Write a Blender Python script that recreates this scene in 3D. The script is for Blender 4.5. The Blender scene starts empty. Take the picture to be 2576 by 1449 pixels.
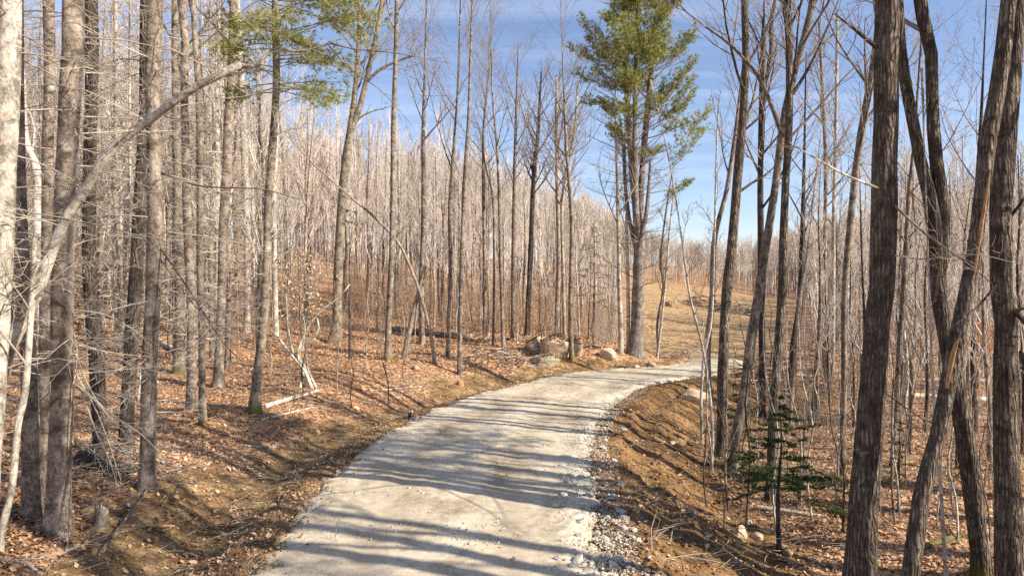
import bpy, bmesh, math, random
import numpy as np
from mathutils import Vector, noise as mnoise

sc = bpy.context.scene
# ------------------------------------------------------------------ camera, world, sun, exposure
CAMZ, FPX, CX, CY = 3.6, 1741.0, 1288.0, 724.5          # measuring frame: 2576 x 1449
cam = bpy.data.cameras.new("camera"); camo = bpy.data.objects.new("camera", cam)
sc.collection.objects.link(camo)
camo.location = (0, 0, CAMZ); camo.rotation_euler = (math.radians(90), 0, 0)
cam.sensor_width = 36.0; cam.lens = 36.0 * FPX / 2576.0
cam.clip_start = 0.1; cam.clip_end = 4000
sc.camera = camo

SUN_EL, SUN_AZ = 33.0, 112.0                            # azimuth clockwise from +Y
world = bpy.data.worlds.new("World"); sc.world = world; world.use_nodes = True
wn = world.node_tree; wn.nodes.clear()
def N(nt, t, **kw):
    n = nt.nodes.new(t)
    for k, v in kw.items():
        if k in ('loc',): continue
        setattr(n, k, v)
    return n
sky = N(wn, 'ShaderNodeTexSky', sky_type='NISHITA', sun_disc=False)
sky.sun_elevation = math.radians(SUN_EL); sky.sun_rotation = math.radians(SUN_AZ)
sky.air_density = 1.0; sky.dust_density = 0.4; sky.ozone_density = 2.6; sky.altitude = 200
tc = N(wn, 'ShaderNodeTexCoord')
sep = N(wn, 'ShaderNodeSeparateXYZ'); wn.links.new(tc.outputs['Generated'], sep.inputs[0])
zc = N(wn, 'ShaderNodeMath', operation='ADD'); zc.inputs[1].default_value = 0.12; wn.links.new(sep.outputs[2], zc.inputs[0])
dv = N(wn, 'ShaderNodeVectorMath', operation='DIVIDE'); wn.links.new(tc.outputs['Generated'], dv.inputs[0])
cz = N(wn, 'ShaderNodeCombineXYZ')
for i in range(3): wn.links.new(zc.outputs[0], cz.inputs[i])
wn.links.new(cz.outputs[0], dv.inputs[1])
mp = N(wn, 'ShaderNodeMapping'); mp.inputs['Scale'].default_value = (0.35, 2.6, 0.4); mp.inputs['Rotation'].default_value = (0, 0, 0.12)
wn.links.new(dv.outputs[0], mp.inputs[0])
cn = N(wn, 'ShaderNodeTexNoise'); cn.inputs['Scale'].default_value = 1.5; cn.inputs['Detail'].default_value = 9; cn.inputs['Roughness'].default_value = 0.62; cn.inputs['Distortion'].default_value = 0.5
wn.links.new(mp.outputs[0], cn.inputs['Vector'])
cr = N(wn, 'ShaderNodeMapRange'); cr.inputs[1].default_value = 0.43; cr.inputs[2].default_value = 0.85; cr.inputs[3].default_value = 0; cr.inputs[4].default_value = 0.5
wn.links.new(cn.outputs[0], cr.inputs[0])
tint = N(wn, 'ShaderNodeMix', data_type='RGBA', blend_type='MULTIPLY'); tint.inputs[0].default_value = 1
tint.inputs[7].default_value = (1.12, 1.02, 1.05, 1)
wn.links.new(sky.outputs[0], tint.inputs[6])
cm = N(wn, 'ShaderNodeMix', data_type='RGBA'); cm.inputs[7].default_value = (5.2, 5.9, 7.4, 1)
wn.links.new(cr.outputs[0], cm.inputs[0]); wn.links.new(tint.outputs[2], cm.inputs[6])
bg = N(wn, 'ShaderNodeBackground'); bg.inputs[1].default_value = 0.098
wo = N(wn, 'ShaderNodeOutputWorld')
wn.links.new(cm.outputs[2], bg.inputs[0]); wn.links.new(bg.outputs[0], wo.inputs[0])

sl = bpy.data.lights.new("sun", 'SUN'); so = bpy.data.objects.new("sun", sl); sc.collection.objects.link(so)
sl.energy = 5.0; sl.angle = math.radians(0.53); sl.color = (1.0, 0.91, 0.77)
SD = Vector((math.sin(math.radians(SUN_AZ)) * math.cos(math.radians(SUN_EL)), math.cos(math.radians(SUN_AZ)) * math.cos(math.radians(SUN_EL)), math.sin(math.radians(SUN_EL))))
so.rotation_euler = SD.to_track_quat('Z', 'Y').to_euler(); so.location = (20, -20, 30)
sc.view_settings.view_transform = 'Standard'; sc.view_settings.look = 'None'
sc.view_settings.exposure = 0.88; sc.view_settings.gamma = 1.0; sc.view_settings.use_curve_mapping = False
sc.cycles.max_bounces = 4; sc.cycles.diffuse_bounces = 2; sc.cycles.glossy_bounces = 1; sc.cycles.transmission_bounces = 2
sc.cycles.use_denoising = False

COL = sc.collection
R = random.Random(7)
nr = np.random.RandomState(11)

# ------------------------------------------------------------------ materials
def newmat(name):
    m = bpy.data.materials.new(name); m.use_nodes = True
    nt = m.node_tree; nt.nodes.clear()
    out = N(nt, 'ShaderNodeOutputMaterial'); b = N(nt, 'ShaderNodeBsdfPrincipled')
    nt.links.new(b.outputs[0], out.inputs[0])
    b.inputs['Roughness'].default_value = 0.85; b.inputs['Specular IOR Level'].default_value = 0.2
    return m, nt, b
def ramp(nt, src, stops):
    r = N(nt, 'ShaderNodeValToRGB'); e = r.color_ramp.elements
    e[0].position, e[0].color = stops[0][0], (*stops[0][1], 1)
    e[1].position, e[1].color = stops[-1][0], (*stops[-1][1], 1)
    for p, c in stops[1:-1]:
        x = e.new(p); x.color = (*c, 1)
    nt.links.new(src, r.inputs[0]); return r.outputs[0]
def maprange(nt, src, a, b, c=0.0, d=1.0):
    r = N(nt, 'ShaderNodeMapRange'); nt.links.new(src, r.inputs[0])
    for i, v in enumerate((a, b, c, d)): r.inputs[i + 1].default_value = v
    return r.outputs[0]
def mix(nt, fac, a, b, mode='MIX'):
    m = N(nt, 'ShaderNodeMix', data_type='RGBA', blend_type=mode)
    if isinstance(fac, float): m.inputs[0].default_value = fac
    else: nt.links.new(fac, m.inputs[0])
    for i, v in ((6, a), (7, b)):
        if isinstance(v, tuple): m.inputs[i].default_value = (*v, 1)
        else: nt.links.new(v, m.inputs[i])
    return m.outputs[2]
def math2(nt, op, a, b=None):
    m = N(nt, 'ShaderNodeMath', operation=op)
    for i, v in ((0, a), (1, b)):
        if v is None: continue
        if isinstance(v, (int, float)): m.inputs[i].default_value = v
        else: nt.links.new(v, m.inputs[i])
    return m.outputs[0]
def noise(nt, vec, scale, detail=5, rough=0.6, dist=0.0):
    n = N(nt, 'ShaderNodeTexNoise'); n.inputs['Scale'].default_value = scale; n.inputs['Detail'].default_value = detail
    n.inputs['Roughness'].default_value = rough; n.inputs['Distortion'].default_value = dist
    nt.links.new(vec, n.inputs['Vector']); return n.outputs[0]
def bump(nt, b, h, strength, dist):
    x = N(nt, 'ShaderNodeBump'); x.inputs['Strength'].default_value = strength; x.inputs['Distance'].default_value = dist
    nt.links.new(h, x.inputs['Height']); nt.links.new(x.outputs[0], b.inputs['Normal'])
def objvec(nt, sx=1, sy=1, sz=1):
    t = N(nt, 'ShaderNodeTexCoord'); oi = N(nt, 'ShaderNodeObjectInfo')
    c = N(nt, 'ShaderNodeVectorMath', operation='ADD'); nt.links.new(t.outputs['Object'], c.inputs[0])
    s = N(nt, 'ShaderNodeVectorMath', operation='SCALE'); s.inputs[0].default_value = (37, 53, 11); nt.links.new(oi.outputs['Random'], s.inputs['Scale'])
    nt.links.new(s.outputs[0], c.inputs[1])
    m = N(nt, 'ShaderNodeMapping'); m.inputs['Scale'].default_value = (sx, sy, sz); nt.links.new(c.outputs[0], m.inputs[0])
    return t.outputs['Object'], c.outputs[0], m.outputs[0], oi.outputs['Random']

def bark(name, dark, mid, light, furrow=0.0, lichen=0.3, lich_col=(0.42, 0.43, 0.33), moss=0.0, rings=0.0, bstr=0.6):
    m, nt, b = newmat(name)
    raw, v, vs, rnd = objvec(nt, 1, 1, 0.22 if furrow > .5 else 0.55)
    n1 = noise(nt, v, 3.0, 6, 0.65, 0.3)
    n2 = noise(nt, vs, 26.0, 5, 0.65)
    base = ramp(nt, math2(nt, 'ADD', math2(nt, 'MULTIPLY', n1, 0.55), math2(nt, 'MULTIPLY', n2, 0.45)), [(0.36, dark), (0.5, mid), (0.62, light)])
    hgt = n2
    if furrow > 0:
        mm = N(nt, 'ShaderNodeMapping'); mm.inputs['Scale'].default_value = (1, 1, 0.13); nt.links.new(v, mm.inputs[0])
        wv = N(nt, 'ShaderNodeVectorMath', operation='ADD')
        wn_ = N(nt, 'ShaderNodeTexNoise'); wn_.inputs['Scale'].default_value = 6; nt.links.new(v, wn_.inputs['Vector'])
        ws = N(nt, 'ShaderNodeVectorMath', operation='SCALE'); ws.inputs['Scale'].default_value = 0.05; nt.links.new(wn_.outputs[1], ws.inputs[0])
        nt.links.new(mm.outputs[0], wv.inputs[0]); nt.links.new(ws.outputs[0], wv.inputs[1])
        vo = N(nt, 'ShaderNodeTexVoronoi', feature='DISTANCE_TO_EDGE'); vo.inputs['Scale'].default_value = 20.0; nt.links.new(wv.outputs[0], vo.inputs['Vector'])
        crack = maprange(nt, vo.outputs['Distance'], 0.0, 0.28)
        base = mix(nt, maprange(nt, crack, 0, 1, furrow, 0.0), base, tuple(c * 0.35 for c in dark))
        hgt = math2(nt, 'ADD', math2(nt, 'MULTIPLY', crack, 1.1), math2(nt, 'MULTIPLY', n2, 0.5))
    if rings > 0:
        mm = N(nt, 'ShaderNodeMapping'); mm.inputs['Scale'].default_value = (1.2, 1.2, 9); nt.links.new(v, mm.inputs[0])
        rg = noise(nt, mm.outputs[0], 2.2, 4, 0.7)
        base = mix(nt, maprange(nt, rg, 0.56, 0.66, 0, rings), base, dark)
    if lichen > 0:
        l1 = noise(nt, v, 2.1, 7, 0.72, 0.6)
        base = mix(nt, maprange(nt, l1, 0.66 - 0.18 * lichen, 0.72 - 0.12 * lichen, 0, 0.85), base, lich_col)
        l2 = noise(nt, v, 34.0, 2, 0.5)
        base = mix(nt, maprange(nt, l2, 0.66, 0.70, 0, min(1.0, lichen * 1.5)), base, (0.5, 0.5, 0.44))
        d2 = noise(nt, v, 4.2, 7, 0.75, 0.6)
        base = mix(nt, maprange(nt, d2, 0.47, 0.60, 0, 0.85), base, tuple(c * 0.7 for c in dark))
    if moss > 0:
        sx = N(nt, 'ShaderNodeSeparateXYZ'); nt.links.new(raw, sx.inputs[0])
        mz = math2(nt, 'ADD', sx.outputs[2], math2(nt, 'MULTIPLY', noise(nt, v, 7, 4), -0.9 * moss))
        base = mix(nt, maprange(nt, mz, -0.02, -0.32 * moss - 0.02, 0, 0.9), base, (0.15, 0.125, 0.03))
    vv = maprange(nt, rnd, 0, 1, 0.82, 1.15)
    mu = N(nt, 'ShaderNodeVectorMath', operation='SCALE'); nt.links.new(base, mu.inputs[0]); nt.links.new(vv, mu.inputs['Scale'])
    nt.links.new(mu.outputs[0], b.inputs['Base Color'])
    bump(nt, b, hgt, bstr, 0.03)
    return m
M = {}
M['grey'] = bark('grey_bark', (0.085, 0.062, 0.047), (0.26, 0.205, 0.158), (0.42, 0.355, 0.29), 0, 0.42)
M['greym'] = bark('mossy_grey_bark', (0.085, 0.066, 0.048), (0.25, 0.20, 0.15), (0.40, 0.34, 0.265), 0, 0.38, moss=0.65)
M['brown'] = bark('brown_bark', (0.085, 0.06, 0.045), (0.27, 0.21, 0.16), (0.42, 0.35, 0.28), 0.3, 0.25)
M['furrow'] = bark('furrowed_bark', (0.075, 0.056, 0.042), (0.22, 0.172, 0.132), (0.36, 0.295, 0.23), 0.62, 0.22, moss=0.6, bstr=1.0)
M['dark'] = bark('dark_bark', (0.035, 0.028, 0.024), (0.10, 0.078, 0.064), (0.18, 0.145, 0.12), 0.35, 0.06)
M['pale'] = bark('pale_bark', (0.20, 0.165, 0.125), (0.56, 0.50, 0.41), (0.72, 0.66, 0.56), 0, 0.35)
M['birch'] = bark('birch_bark', (0.16, 0.12, 0.09), (0.62, 0.52, 0.43), (0.75, 0.68, 0.6), 0, 0.0, rings=0.8)
M['pine'] = bark('pine_bark', (0.15, 0.12, 0.10), (0.36, 0.30, 0.26), (0.48, 0.41, 0.36), 0.4, 0.1)
M['warm'] = bark('tan_young_bark', (0.19, 0.14, 0.10), (0.36, 0.29, 0.22), (0.48, 0.41, 0.33), 0, 0.25)
M['wood'] = bark('bare_wood', (0.24, 0.12, 0.05), (0.42, 0.24, 0.11), (0.55, 0.36, 0.19), 0, 0.0)
def twigmat(name, c1, c2):
    m, nt, b = newmat(name); raw, v, vs, rnd = objvec(nt)
    c = ramp(nt, noise(nt, v, 1.3, 3), [(0.35, c1), (0.65, c2)])
    vv = maprange(nt, rnd, 0, 1, 0.85, 1.15)
    mu = N(nt, 'ShaderNodeVectorMath', operation='SCALE'); nt.links.new(c, mu.inputs[0]); nt.links.new(vv, mu.inputs['Scale'])
    nt.links.new(mu.outputs[0], b.inputs['Base Color']); return m
M['twig'] = twigmat('twig_bark', (0.20, 0.15, 0.115), (0.36, 0.29, 0.23))
M['twigpale'] = twigmat('dry_twig', (0.30, 0.245, 0.19), (0.52, 0.45, 0.36))
M['twigdark'] = twigmat('dark_twig', (0.07, 0.05, 0.04), (0.17, 0.13, 0.10))
M['hilltwig'] = twigmat('hazed_hill_twig', (0.46, 0.385, 0.32), (0.73, 0.64, 0.55))  # twig colour raised paler to carry the distance haze, which has no volume
M['brush'] = twigmat('brush_twig', (0.32, 0.19, 0.125), (0.54, 0.39, 0.27))

def tintmat(name, stops, rough=0.7, trans=0.0, vary=0.0):
    m, nt, b = newmat(name)
    a = N(nt, 'ShaderNodeAttribute', attribute_name='tint')
    c = ramp(nt, a.outputs['Fac'], stops)
    nt.links.new(c, b.inputs['Base Color']); b.inputs['Roughness'].default_value = rough
    if trans > 0:
        tr = N(nt, 'ShaderNodeBsdfTranslucent'); nt.links.new(c, tr.inputs[0])
        ms = N(nt, 'ShaderNodeMixShader'); ms.inputs[0].default_value = trans
        nt.links.new(b.outputs[0], ms.inputs[1]); nt.links.new(tr.outputs[0], ms.inputs[2])
        out = [n for n in nt.nodes if n.type == 'OUTPUT_MATERIAL'][0]; nt.links.new(ms.outputs[0], out.inputs[0])
    return m
M['leaf'] = tintmat('fallen_leaf', [(0.0, (0.12, 0.062, 0.034)), (0.25, (0.34, 0.18, 0.092)), (0.5, (0.51, 0.295, 0.16)), (0.75, (0.64, 0.41, 0.24)), (0.93, (0.75, 0.52, 0.335)), (1.0, (0.80, 0.63, 0.46))], 0.6, 0.08)
M['beech'] = tintmat('dry_beech_leaf', [(0, (0.50, 0.36, 0.20)), (1, (0.78, 0.64, 0.45))], 0.6, 0.3)
M['rust'] = tintmat('rust_leaf', [(0, (0.55, 0.20, 0.05)), (1, (0.85, 0.40, 0.13))], 0.6, 0.3)
M['pineneedle'] = tintmat('pine_needles', [(0, (0.10, 0.13, 0.022)), (0.45, (0.28, 0.305, 0.065)), (0.8, (0.43, 0.42, 0.12)), (1, (0.56, 0.50, 0.22))], 0.55, 0.3)
M['firneedle'] = tintmat('fir_needles', [(0, (0.018, 0.036, 0.012)), (0.6, (0.045, 0.088, 0.022)), (1, (0.15, 0.22, 0.05))], 0.5, 0.25)
M['olive'] = tintmat('hemlock_needles', [(0, (0.05, 0.075, 0.02)), (1, (0.17, 0.19, 0.06))], 0.55, 0.2)
M['straw'] = tintmat('straw', [(0, (0.16, 0.11, 0.05)), (0.5, (0.33, 0.24, 0.12)), (1, (0.58, 0.48, 0.30))], 0.7, 0.15)
M['stick'] = tintmat('ground_stick', [(0, (0.14, 0.10, 0.07)), (0.6, (0.34, 0.27, 0.19)), (1, (0.62, 0.54, 0.42))], 0.8)
M['gravel'] = tintmat('gravel_stone', [(0, (0.30, 0.25, 0.19)), (0.5, (0.50, 0.44, 0.35)), (1, (0.70, 0.64, 0.54))], 0.8)
M['clod'] = tintmat('soil_clod', [(0, (0.10, 0.05, 0.022)), (0.6, (0.24, 0.13, 0.06)), (0.9, (0.36, 0.24, 0.13)), (1, (0.5, 0.44, 0.36))], 0.9)

def rockmat(name, c1, c2, c3, mossamt=0.0):
    m, nt, b = newmat(name); raw, v, vs, rnd = objvec(nt)
    n1 = noise(nt, v, 2.2, 8, 0.7, 0.5); n2 = noise(nt, v, 30, 4, 0.6)
    c = ramp(nt, math2(nt, 'ADD', math2(nt, 'MULTIPLY', n1, 0.7), math2(nt, 'MULTIPLY', n2, 0.3)), [(0.38, c1), (0.5, c2), (0.62, c3)])
    if mossamt > 0:
        g = N(nt, 'ShaderNodeNewGeometry'); sx = N(nt, 'ShaderNodeSeparateXYZ'); nt.links.new(g.outputs['Normal'], sx.inputs[0])
        k = math2(nt, 'MULTIPLY', maprange(nt, sx.outputs[2], 0.2, 0.9), maprange(nt, noise(nt, v, 3.3, 6, 0.7), 0.62 - 0.3 * mossamt, 0.72 - 0.3 * mossamt))
        c = mix(nt, k, c, (0.10, 0.10, 0.03))
    vv = maprange(nt, rnd, 0, 1, 0.75, 1.15)
    mu = N(nt, 'ShaderNodeVectorMath', operation='SCALE'); nt.links.new(c, mu.inputs[0]); nt.links.new(vv, mu.inputs['Scale'])
    nt.links.new(mu.outputs[0], b.inputs['Base Color']); bump(nt, b, n2, 0.5, 0.03); return m
M['rock'] = rockmat('granite', (0.28, 0.17, 0.095), (0.56, 0.42, 0.29), (0.72, 0.60, 0.46))
M['rockmoss'] = rockmat('mossy_granite', (0.13, 0.11, 0.07), (0.33, 0.27, 0.19), (0.50, 0.43, 0.33), 0.8)
M['stone'] = rockmat('crushed_stone', (0.34, 0.29, 0.24), (0.50, 0.45, 0.38), (0.66, 0.61, 0.53))
M['tanstone'] = rockmat('tan_field_stone', (0.28, 0.18, 0.09), (0.42, 0.30, 0.17), (0.55, 0.44, 0.30))

# ------------------------------------------------------------------ terrain maths
def smooth(a, b, x):
    t = np.clip((x - a) / (b - a), 0, 1); return t * t * (3 - 2 * t)
CL = [(-1.4, -25), (-1.1, -8), (-1.0, 4, ), (-1.0, 8.6), (-1.0, 11.6), (-0.78, 15.8), (0.15, 20), (1.5, 23.3), (3.0, 26.4), (5.4, 28.7), (7.4, 30.0), (9.0, 31.6), (10.0, 34), (10.3, 36.5), (10.5, 38.5), (10.6, 40), (10.7, 42)]
HW = [2.45, 2.45, 2.45, 2.45, 2.6, 2.7, 2.6, 2.4, 2.3, 2.1, 1.9, 1.8, 1.5, 1.2, 0.9, 0.6, 0.3]
def catmull(P, n):
    P = np.array(P, float); P = np.vstack([2 * P[0] - P[1], P, 2 * P[-1] - P[-2]])
    m = len(P) - 3; out = []
    for t in np.linspace(0, m - 1e-6, n):
        i = int(t); f = t - i; a, b_, c, d = P[i:i + 4]
        out.append(0.5 * (2 * b_ + (c - a) * f + (2 * a - 5 * b_ + 4 * c - d) * f * f + (-a + 3 * b_ - 3 * c + d) * f ** 3))
    return np.array(out)
CLW = catmull([(a[0], a[1], w) for a, w in zip(CL, HW)], 260)
CT = np.gradient(CLW[:, :2], axis=0); CT /= np.linalg.norm(CT, axis=1)[:, None]
def roadcoord(x, y):
    """signed lateral offset (right positive), half width, index"""
    x = np.asarray(x, float).ravel(); y = np.asarray(y, float).ravel()
    idx = np.zeros(len(x), int)
    for s in range(0, len(x), 20000):
        d2 = (x[s:s + 20000, None] - CLW[None, :, 0]) ** 2 + (y[s:s + 20000, None] - CLW[None, :, 1]) ** 2
        idx[s:s + 20000] = d2.argmin(1)
    dx = x - CLW[idx, 0]; dy = y - CLW[idx, 1]
    side = np.sign(CT[idx, 1] * dx - CT[idx, 0] * dy); side[side == 0] = 1
    return side * np.hypot(dx, dy), CLW[idx, 2], idx
PH = nr.rand(40, 3) * 6.28
def fbm(x, y, base, octs, gain=0.55, lac=2.03, seed=0):
    out = np.zeros_like(x, float); a = 1.0; f = base
    for o in range(octs):
        for k in range(3):
            ph = PH[(seed * 7 + o * 3 + k) % 40]; th = ph[2]
            u = x * math.cos(th) + y * math.sin(th); w = -x * math.sin(th) + y * math.cos(th)
            out += a / 3 * np.sin(f * u + ph[0] + 1.7 * np.sin(f * 0.63 * w + ph[1]))
        a *= gain; f *= lac
    return out
def height(x, y, fine=True):
    x = np.asarray(x, float); y = np.asarray(y, float); shp = x.shape; x = x.ravel(); y = y.ravel()
    lat, hw, idx = roadcoord(x, y)
    d = np.abs(lat) - hw
    right = lat > 0
    s = y * 0.6 - x * 0.8 - 30.0
    hill = 0.25 * 6 * np.logaddexp(0, s / 6.0); hill = 15 * (1 - np.exp(-hill / 15)) * smooth(-20, 15, y)
    far = smooth(38, 110, y) * 1.2 * smooth(5, 20, x) - 0.35 * smooth(30, 45, y) * (1 - smooth(60, 100, y)) * smooth(4, 12, x)
    z = hill * smooth(0, 6, d) + far
    drop = 1.2 * smooth(0.1, 3.4, d) * (1 - 0.75 * smooth(26, 48, y))
    z = z - np.where(right, drop, 0)
    rise = 0.35 * smooth(1.6, 4.5, d) - 0.30 * np.exp(-((d - 1.1) / 0.7) ** 2) * smooth(0, 0.6, d) 
    z = z + np.where(right, 0, rise * (1 - smooth(34, 44, y)))
    z = z + 0.5 * np.exp(-(((x - 6.4) / 2.0) ** 2 + ((y - 36.5) / 2.2) ** 2))                 # low berm past the bend
    z = z + 0.4 * np.exp(-(((x - 4.2) / 3.0) ** 2 + ((y - 33.0) / 1.8) ** 2))
    rough = smooth(-0.1, 1.2, d)
    z = z + rough * (0.10 * fbm(x, y, 0.55, 3, seed=1) + smooth(3, 8, d) * 0.22 * fbm(x, y, 0.16, 2, seed=2))
    if fine:
        nearf = 1 - smooth(45, 90, np.hypot(x, y))
        z = z + nearf * smooth(-0.25, 0.3, d) * (0.035 * fbm(x, y, 2.7, 3, 0.6, seed=3) + 0.018 * fbm(x, y, 11, 2, 0.6, seed=4))
        shoulder = np.where(right, smooth(0, 0.5, d) * (1 - smooth(3.0, 4.5, d)), 0)
        z = z + nearf * shoulder * (0.05 * np.abs(fbm(x, y, 5.0, 3, 0.6, seed=5)) - 0.12 * np.exp(-((d - 1.0) / 0.25) ** 2) + 0.16 * np.exp(-((d - 3.3 - 0.4 * fbm(x, y, 0.9, 2, seed=6)) / 0.35) ** 2))
    z = z - 0.22 * (1 - smooth(-0.45, -0.05, d)) * (idx < 252)
    return z.reshape(shp)
def gz(x, y): return float(height(np.array([x]), np.array([y]))[0])
DD = np.concatenate([np.linspace(3.5, 60, 900), np.linspace(60.1, 200, 500)])
def ground_at(px, py):
    """the ground point seen at this spot of the measuring frame"""
    xs = (px - CX) / FPX * DD; zs = CAMZ + (CY - py) / FPX * DD
    g = height(xs, DD); hit = np.where(zs < g)[0]
    i = hit[0] if len(hit) else len(DD) - 1
    return float(xs[i]), float(DD[i]), float(g[i])
def at(px, py, d): return np.array([(px - CX) / FPX * d, d, CAMZ + (CY - py) / FPX * d])

# ------------------------------------------------------------------ mesh builders
class MB:
    def __init__(s): s.V = []; s.Q = []; s.T = []; s.A = []; s.n = 0; s.tubes = {}
    def tube(s, pts, rad, k=5):
        s.tubes.setdefault((len(pts), k), []).append((pts, rad))
    def raw(s, V, F, tint=None):
        V = np.asarray(V, float); F = np.asarray(F, int)
        if len(V) == 0: return
        s.V.append(V); (s.Q if F.shape[1] == 4 else s.T).append(F + s.n); s.n += len(V)
        s.A.append(np.zeros(len(V)) if tint is None else np.asarray(tint, float))
    def flush(s):
        for (n, k), L in s.tubes.items():
            P = np.array([a for a, b in L], float); Rr = np.array([b for a, b in L], float); m = len(L)
            T = np.gradient(P, axis=1); T /= np.linalg.norm(T, axis=2)[..., None] + 1e-9
            ax = P[:, -1] - P[:, 0]; ref = np.zeros((m, 3)); ref[np.arange(m), np.abs(ax).argmin(1)] = 1
            U = np.cross(T, ref[:, None, :]); U /= np.linalg.norm(U, axis=2)[..., None] + 1e-9
            W = np.cross(T, U); an = np.arange(k) / k * 2 * math.pi
            V = P[:, :, None, :] + Rr[:, :, None, None] * (np.cos(an)[None, None, :, None] * U[:, :, None, :] + np.sin(an)[None, None, :, None] * W[:, :, None, :])
            i = np.arange(n - 1)[:, None]; j = np.arange(k)[None, :]; j2 = (j + 1) % k
            q = np.stack([i * k + j, i * k + j2, (i + 1) * k + j2, (i + 1) * k + j], -1).reshape(-1, 4)
            Q = (q[None] + (np.arange(m) * n * k)[:, None, None]).reshape(-1, 4)
            tt = np.repeat(nr.rand(m), n * k)
            s.raw(V.reshape(-1, 3), Q, tt)
        s.tubes = {}
    def mesh(s, name, mat, off=(0, 0, 0), smooth_=True):
        s.flush(); me = bpy.data.meshes.new(name)
        if not s.V: return me
        V = np.vstack(s.V) - np.array(off)[None]; Q = np.vstack(s.Q) if s.Q else np.zeros((0, 4), int); T = np.vstack(s.T) if s.T else np.zeros((0, 3), int)
        me.vertices.add(len(V)); me.vertices.foreach_set('co', V.astype(np.float32).ravel())
        nl = Q.size + T.size; me.loops.add(nl); me.loops.foreach_set('vertex_index', np.concatenate([Q.ravel(), T.ravel()]).astype(np.int32))
        me.polygons.add(len(Q) + len(T))
        me.polygons.foreach_set('loop_start', np.concatenate([np.arange(len(Q)) * 4, Q.size + np.arange(len(T)) * 3]).astype(np.int32))
        if smooth_: me.polygons.foreach_set('use_smooth', np.ones(len(Q) + len(T), bool))
        a = me.attributes.new('tint', 'FLOAT', 'POINT'); a.data.foreach_set('value', np.concatenate(s.A).astype(np.float32))
        me.update(calc_edges=True); me.materials.append(mat); return me
def link(name, me, parent=None, kind=None, loc=None):
    o = bpy.data.objects.new(name, me); COL.objects.link(o)
    if parent is not None: o.parent = parent
    if loc is not None: o.location = loc
    if kind: o['kind'] = kind
    return o
def thing(name, label, cat, loc, group=None, rz=0.0):
    o = bpy.data.objects.new(name, None); COL.objects.link(o); o.location = loc; o.rotation_euler = (0, 0, rz)
    o.empty_display_size = 0.2
    o['label'] = label; o['category'] = cat
    if group: o['group'] = group
    return o
def tag(o, label, cat, group=None):
    o['label'] = label; o['category'] = cat
    if group: o['group'] = group
    return o
def dup(root, loc, rz, scale=1.0, label=None, group=None):
    r = root.copy(); COL.objects.link(r); r.location = loc; r.rotation_euler = (r.rotation_euler[0], r.rotation_euler[1], rz)
    r.scale = (scale,) * 3 if not isinstance(scale, tuple) else scale
    if label: r['label'] = label
    if group: r['group'] = group
    for ch in list(root.children):
        c = ch.copy(); COL.objects.link(c); c.parent = r
        for g in list(ch.children):
            d = g.copy(); COL.objects.link(d); d.parent = c
    return r

def nrm(v):
    l = math.sqrt(v[0] * v[0] + v[1] * v[1] + v[2] * v[2]) + 1e-9
    return (v[0] / l, v[1] / l, v[2] / l)
def poly(rg, p, d, L, n, wob, trop):
    pts = [p]; st = L / (n - 1)
    for i in range(n - 1):
        d = nrm((d[0] + rg.uniform(-wob, wob), d[1] + rg.uniform(-wob, wob), d[2] + rg.uniform(-wob, wob) + trop))
        p = (p[0] + d[0] * st, p[1] + d[1] * st, p[2] + d[2] * st); pts.append(p)
    return pts
def spread(rg, d, ang):
    """a direction at this angle from d"""
    while True:
        r = (rg.gauss(0, 1), rg.gauss(0, 1), rg.gauss(0, 1))
        k = r[0] * d[0] + r[1] * d[1] + r[2] * d[2]; q = (r[0] - k * d[0], r[1] - k * d[1], r[2] - k * d[2])
        if q[0] ** 2 + q[1] ** 2 + q[2] ** 2 > 0.05: break
    q = nrm(q); c, s = math.cos(ang), math.sin(ang)
    return (d[0] * c + q[0] * s, d[1] * c + q[1] * s, d[2] * c + q[2] * s)
def pick(pts, t):
    f = t * (len(pts) - 1); i = min(int(f), len(pts) - 2); f -= i
    a, b = pts[i], pts[i + 1]
    return tuple(a[j] + (b[j] - a[j]) * f for j in range(3)), nrm((b[0] - a[0], b[1] - a[1], b[2] - a[2]))
def grow(mb, rg, pts, r, lvl, st, L):
    """children of the polyline pts"""
    if lvl > st['lv']: return
    nc = st['nc'][min(lvl - 1, len(st['nc']) - 1)]
    for c in range(nc):
        t = st.get('t0', 0.2) + (1 - st.get('t0', 0.2)) * (c + rg.random()) / nc
        t = min(t, 0.999); p, d = pick(pts, t)
        dd = spread(rg, d, math.radians(rg.uniform(*st['ang'])))
        l = L * rg.uniform(0.35, 0.62) * (1.15 - 0.55 * t); rr = max(r * (1 - 0.6 * t) * 0.6, st['rmin'])
        n = 4 if lvl == 1 else 3
        q = poly(rg, p, dd, l, n, st['wob'], st['trop'])
        mb.tube(q, [rr * (1 - 0.72 * i / (n - 1)) for i in range(n)], 4 if rr > 0.014 else 3)
        grow(mb, rg, q, rr, lvl + 1, st, l)
ST = {
    'bare': dict(lv=3, nc=(7, 4, 2), ang=(28, 55), wob=0.16, trop=0.16, rmin=0.0042),
    'hill': dict(lv=3, nc=(6, 4, 2), ang=(16, 38), wob=0.12, trop=0.34, rmin=0.0065),
    'far': dict(lv=2, nc=(7, 4), ang=(14, 34), wob=0.10, trop=0.38, rmin=0.0095),
    'dead': dict(lv=3, nc=(5, 3, 2), ang=(25, 60), wob=0.22, trop=-0.03, rmin=0.004, t0=0.25),
    'sap': dict(lv=2, nc=(4, 2), ang=(25, 50), wob=0.16, trop=0.10, rmin=0.0035),
}
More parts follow.
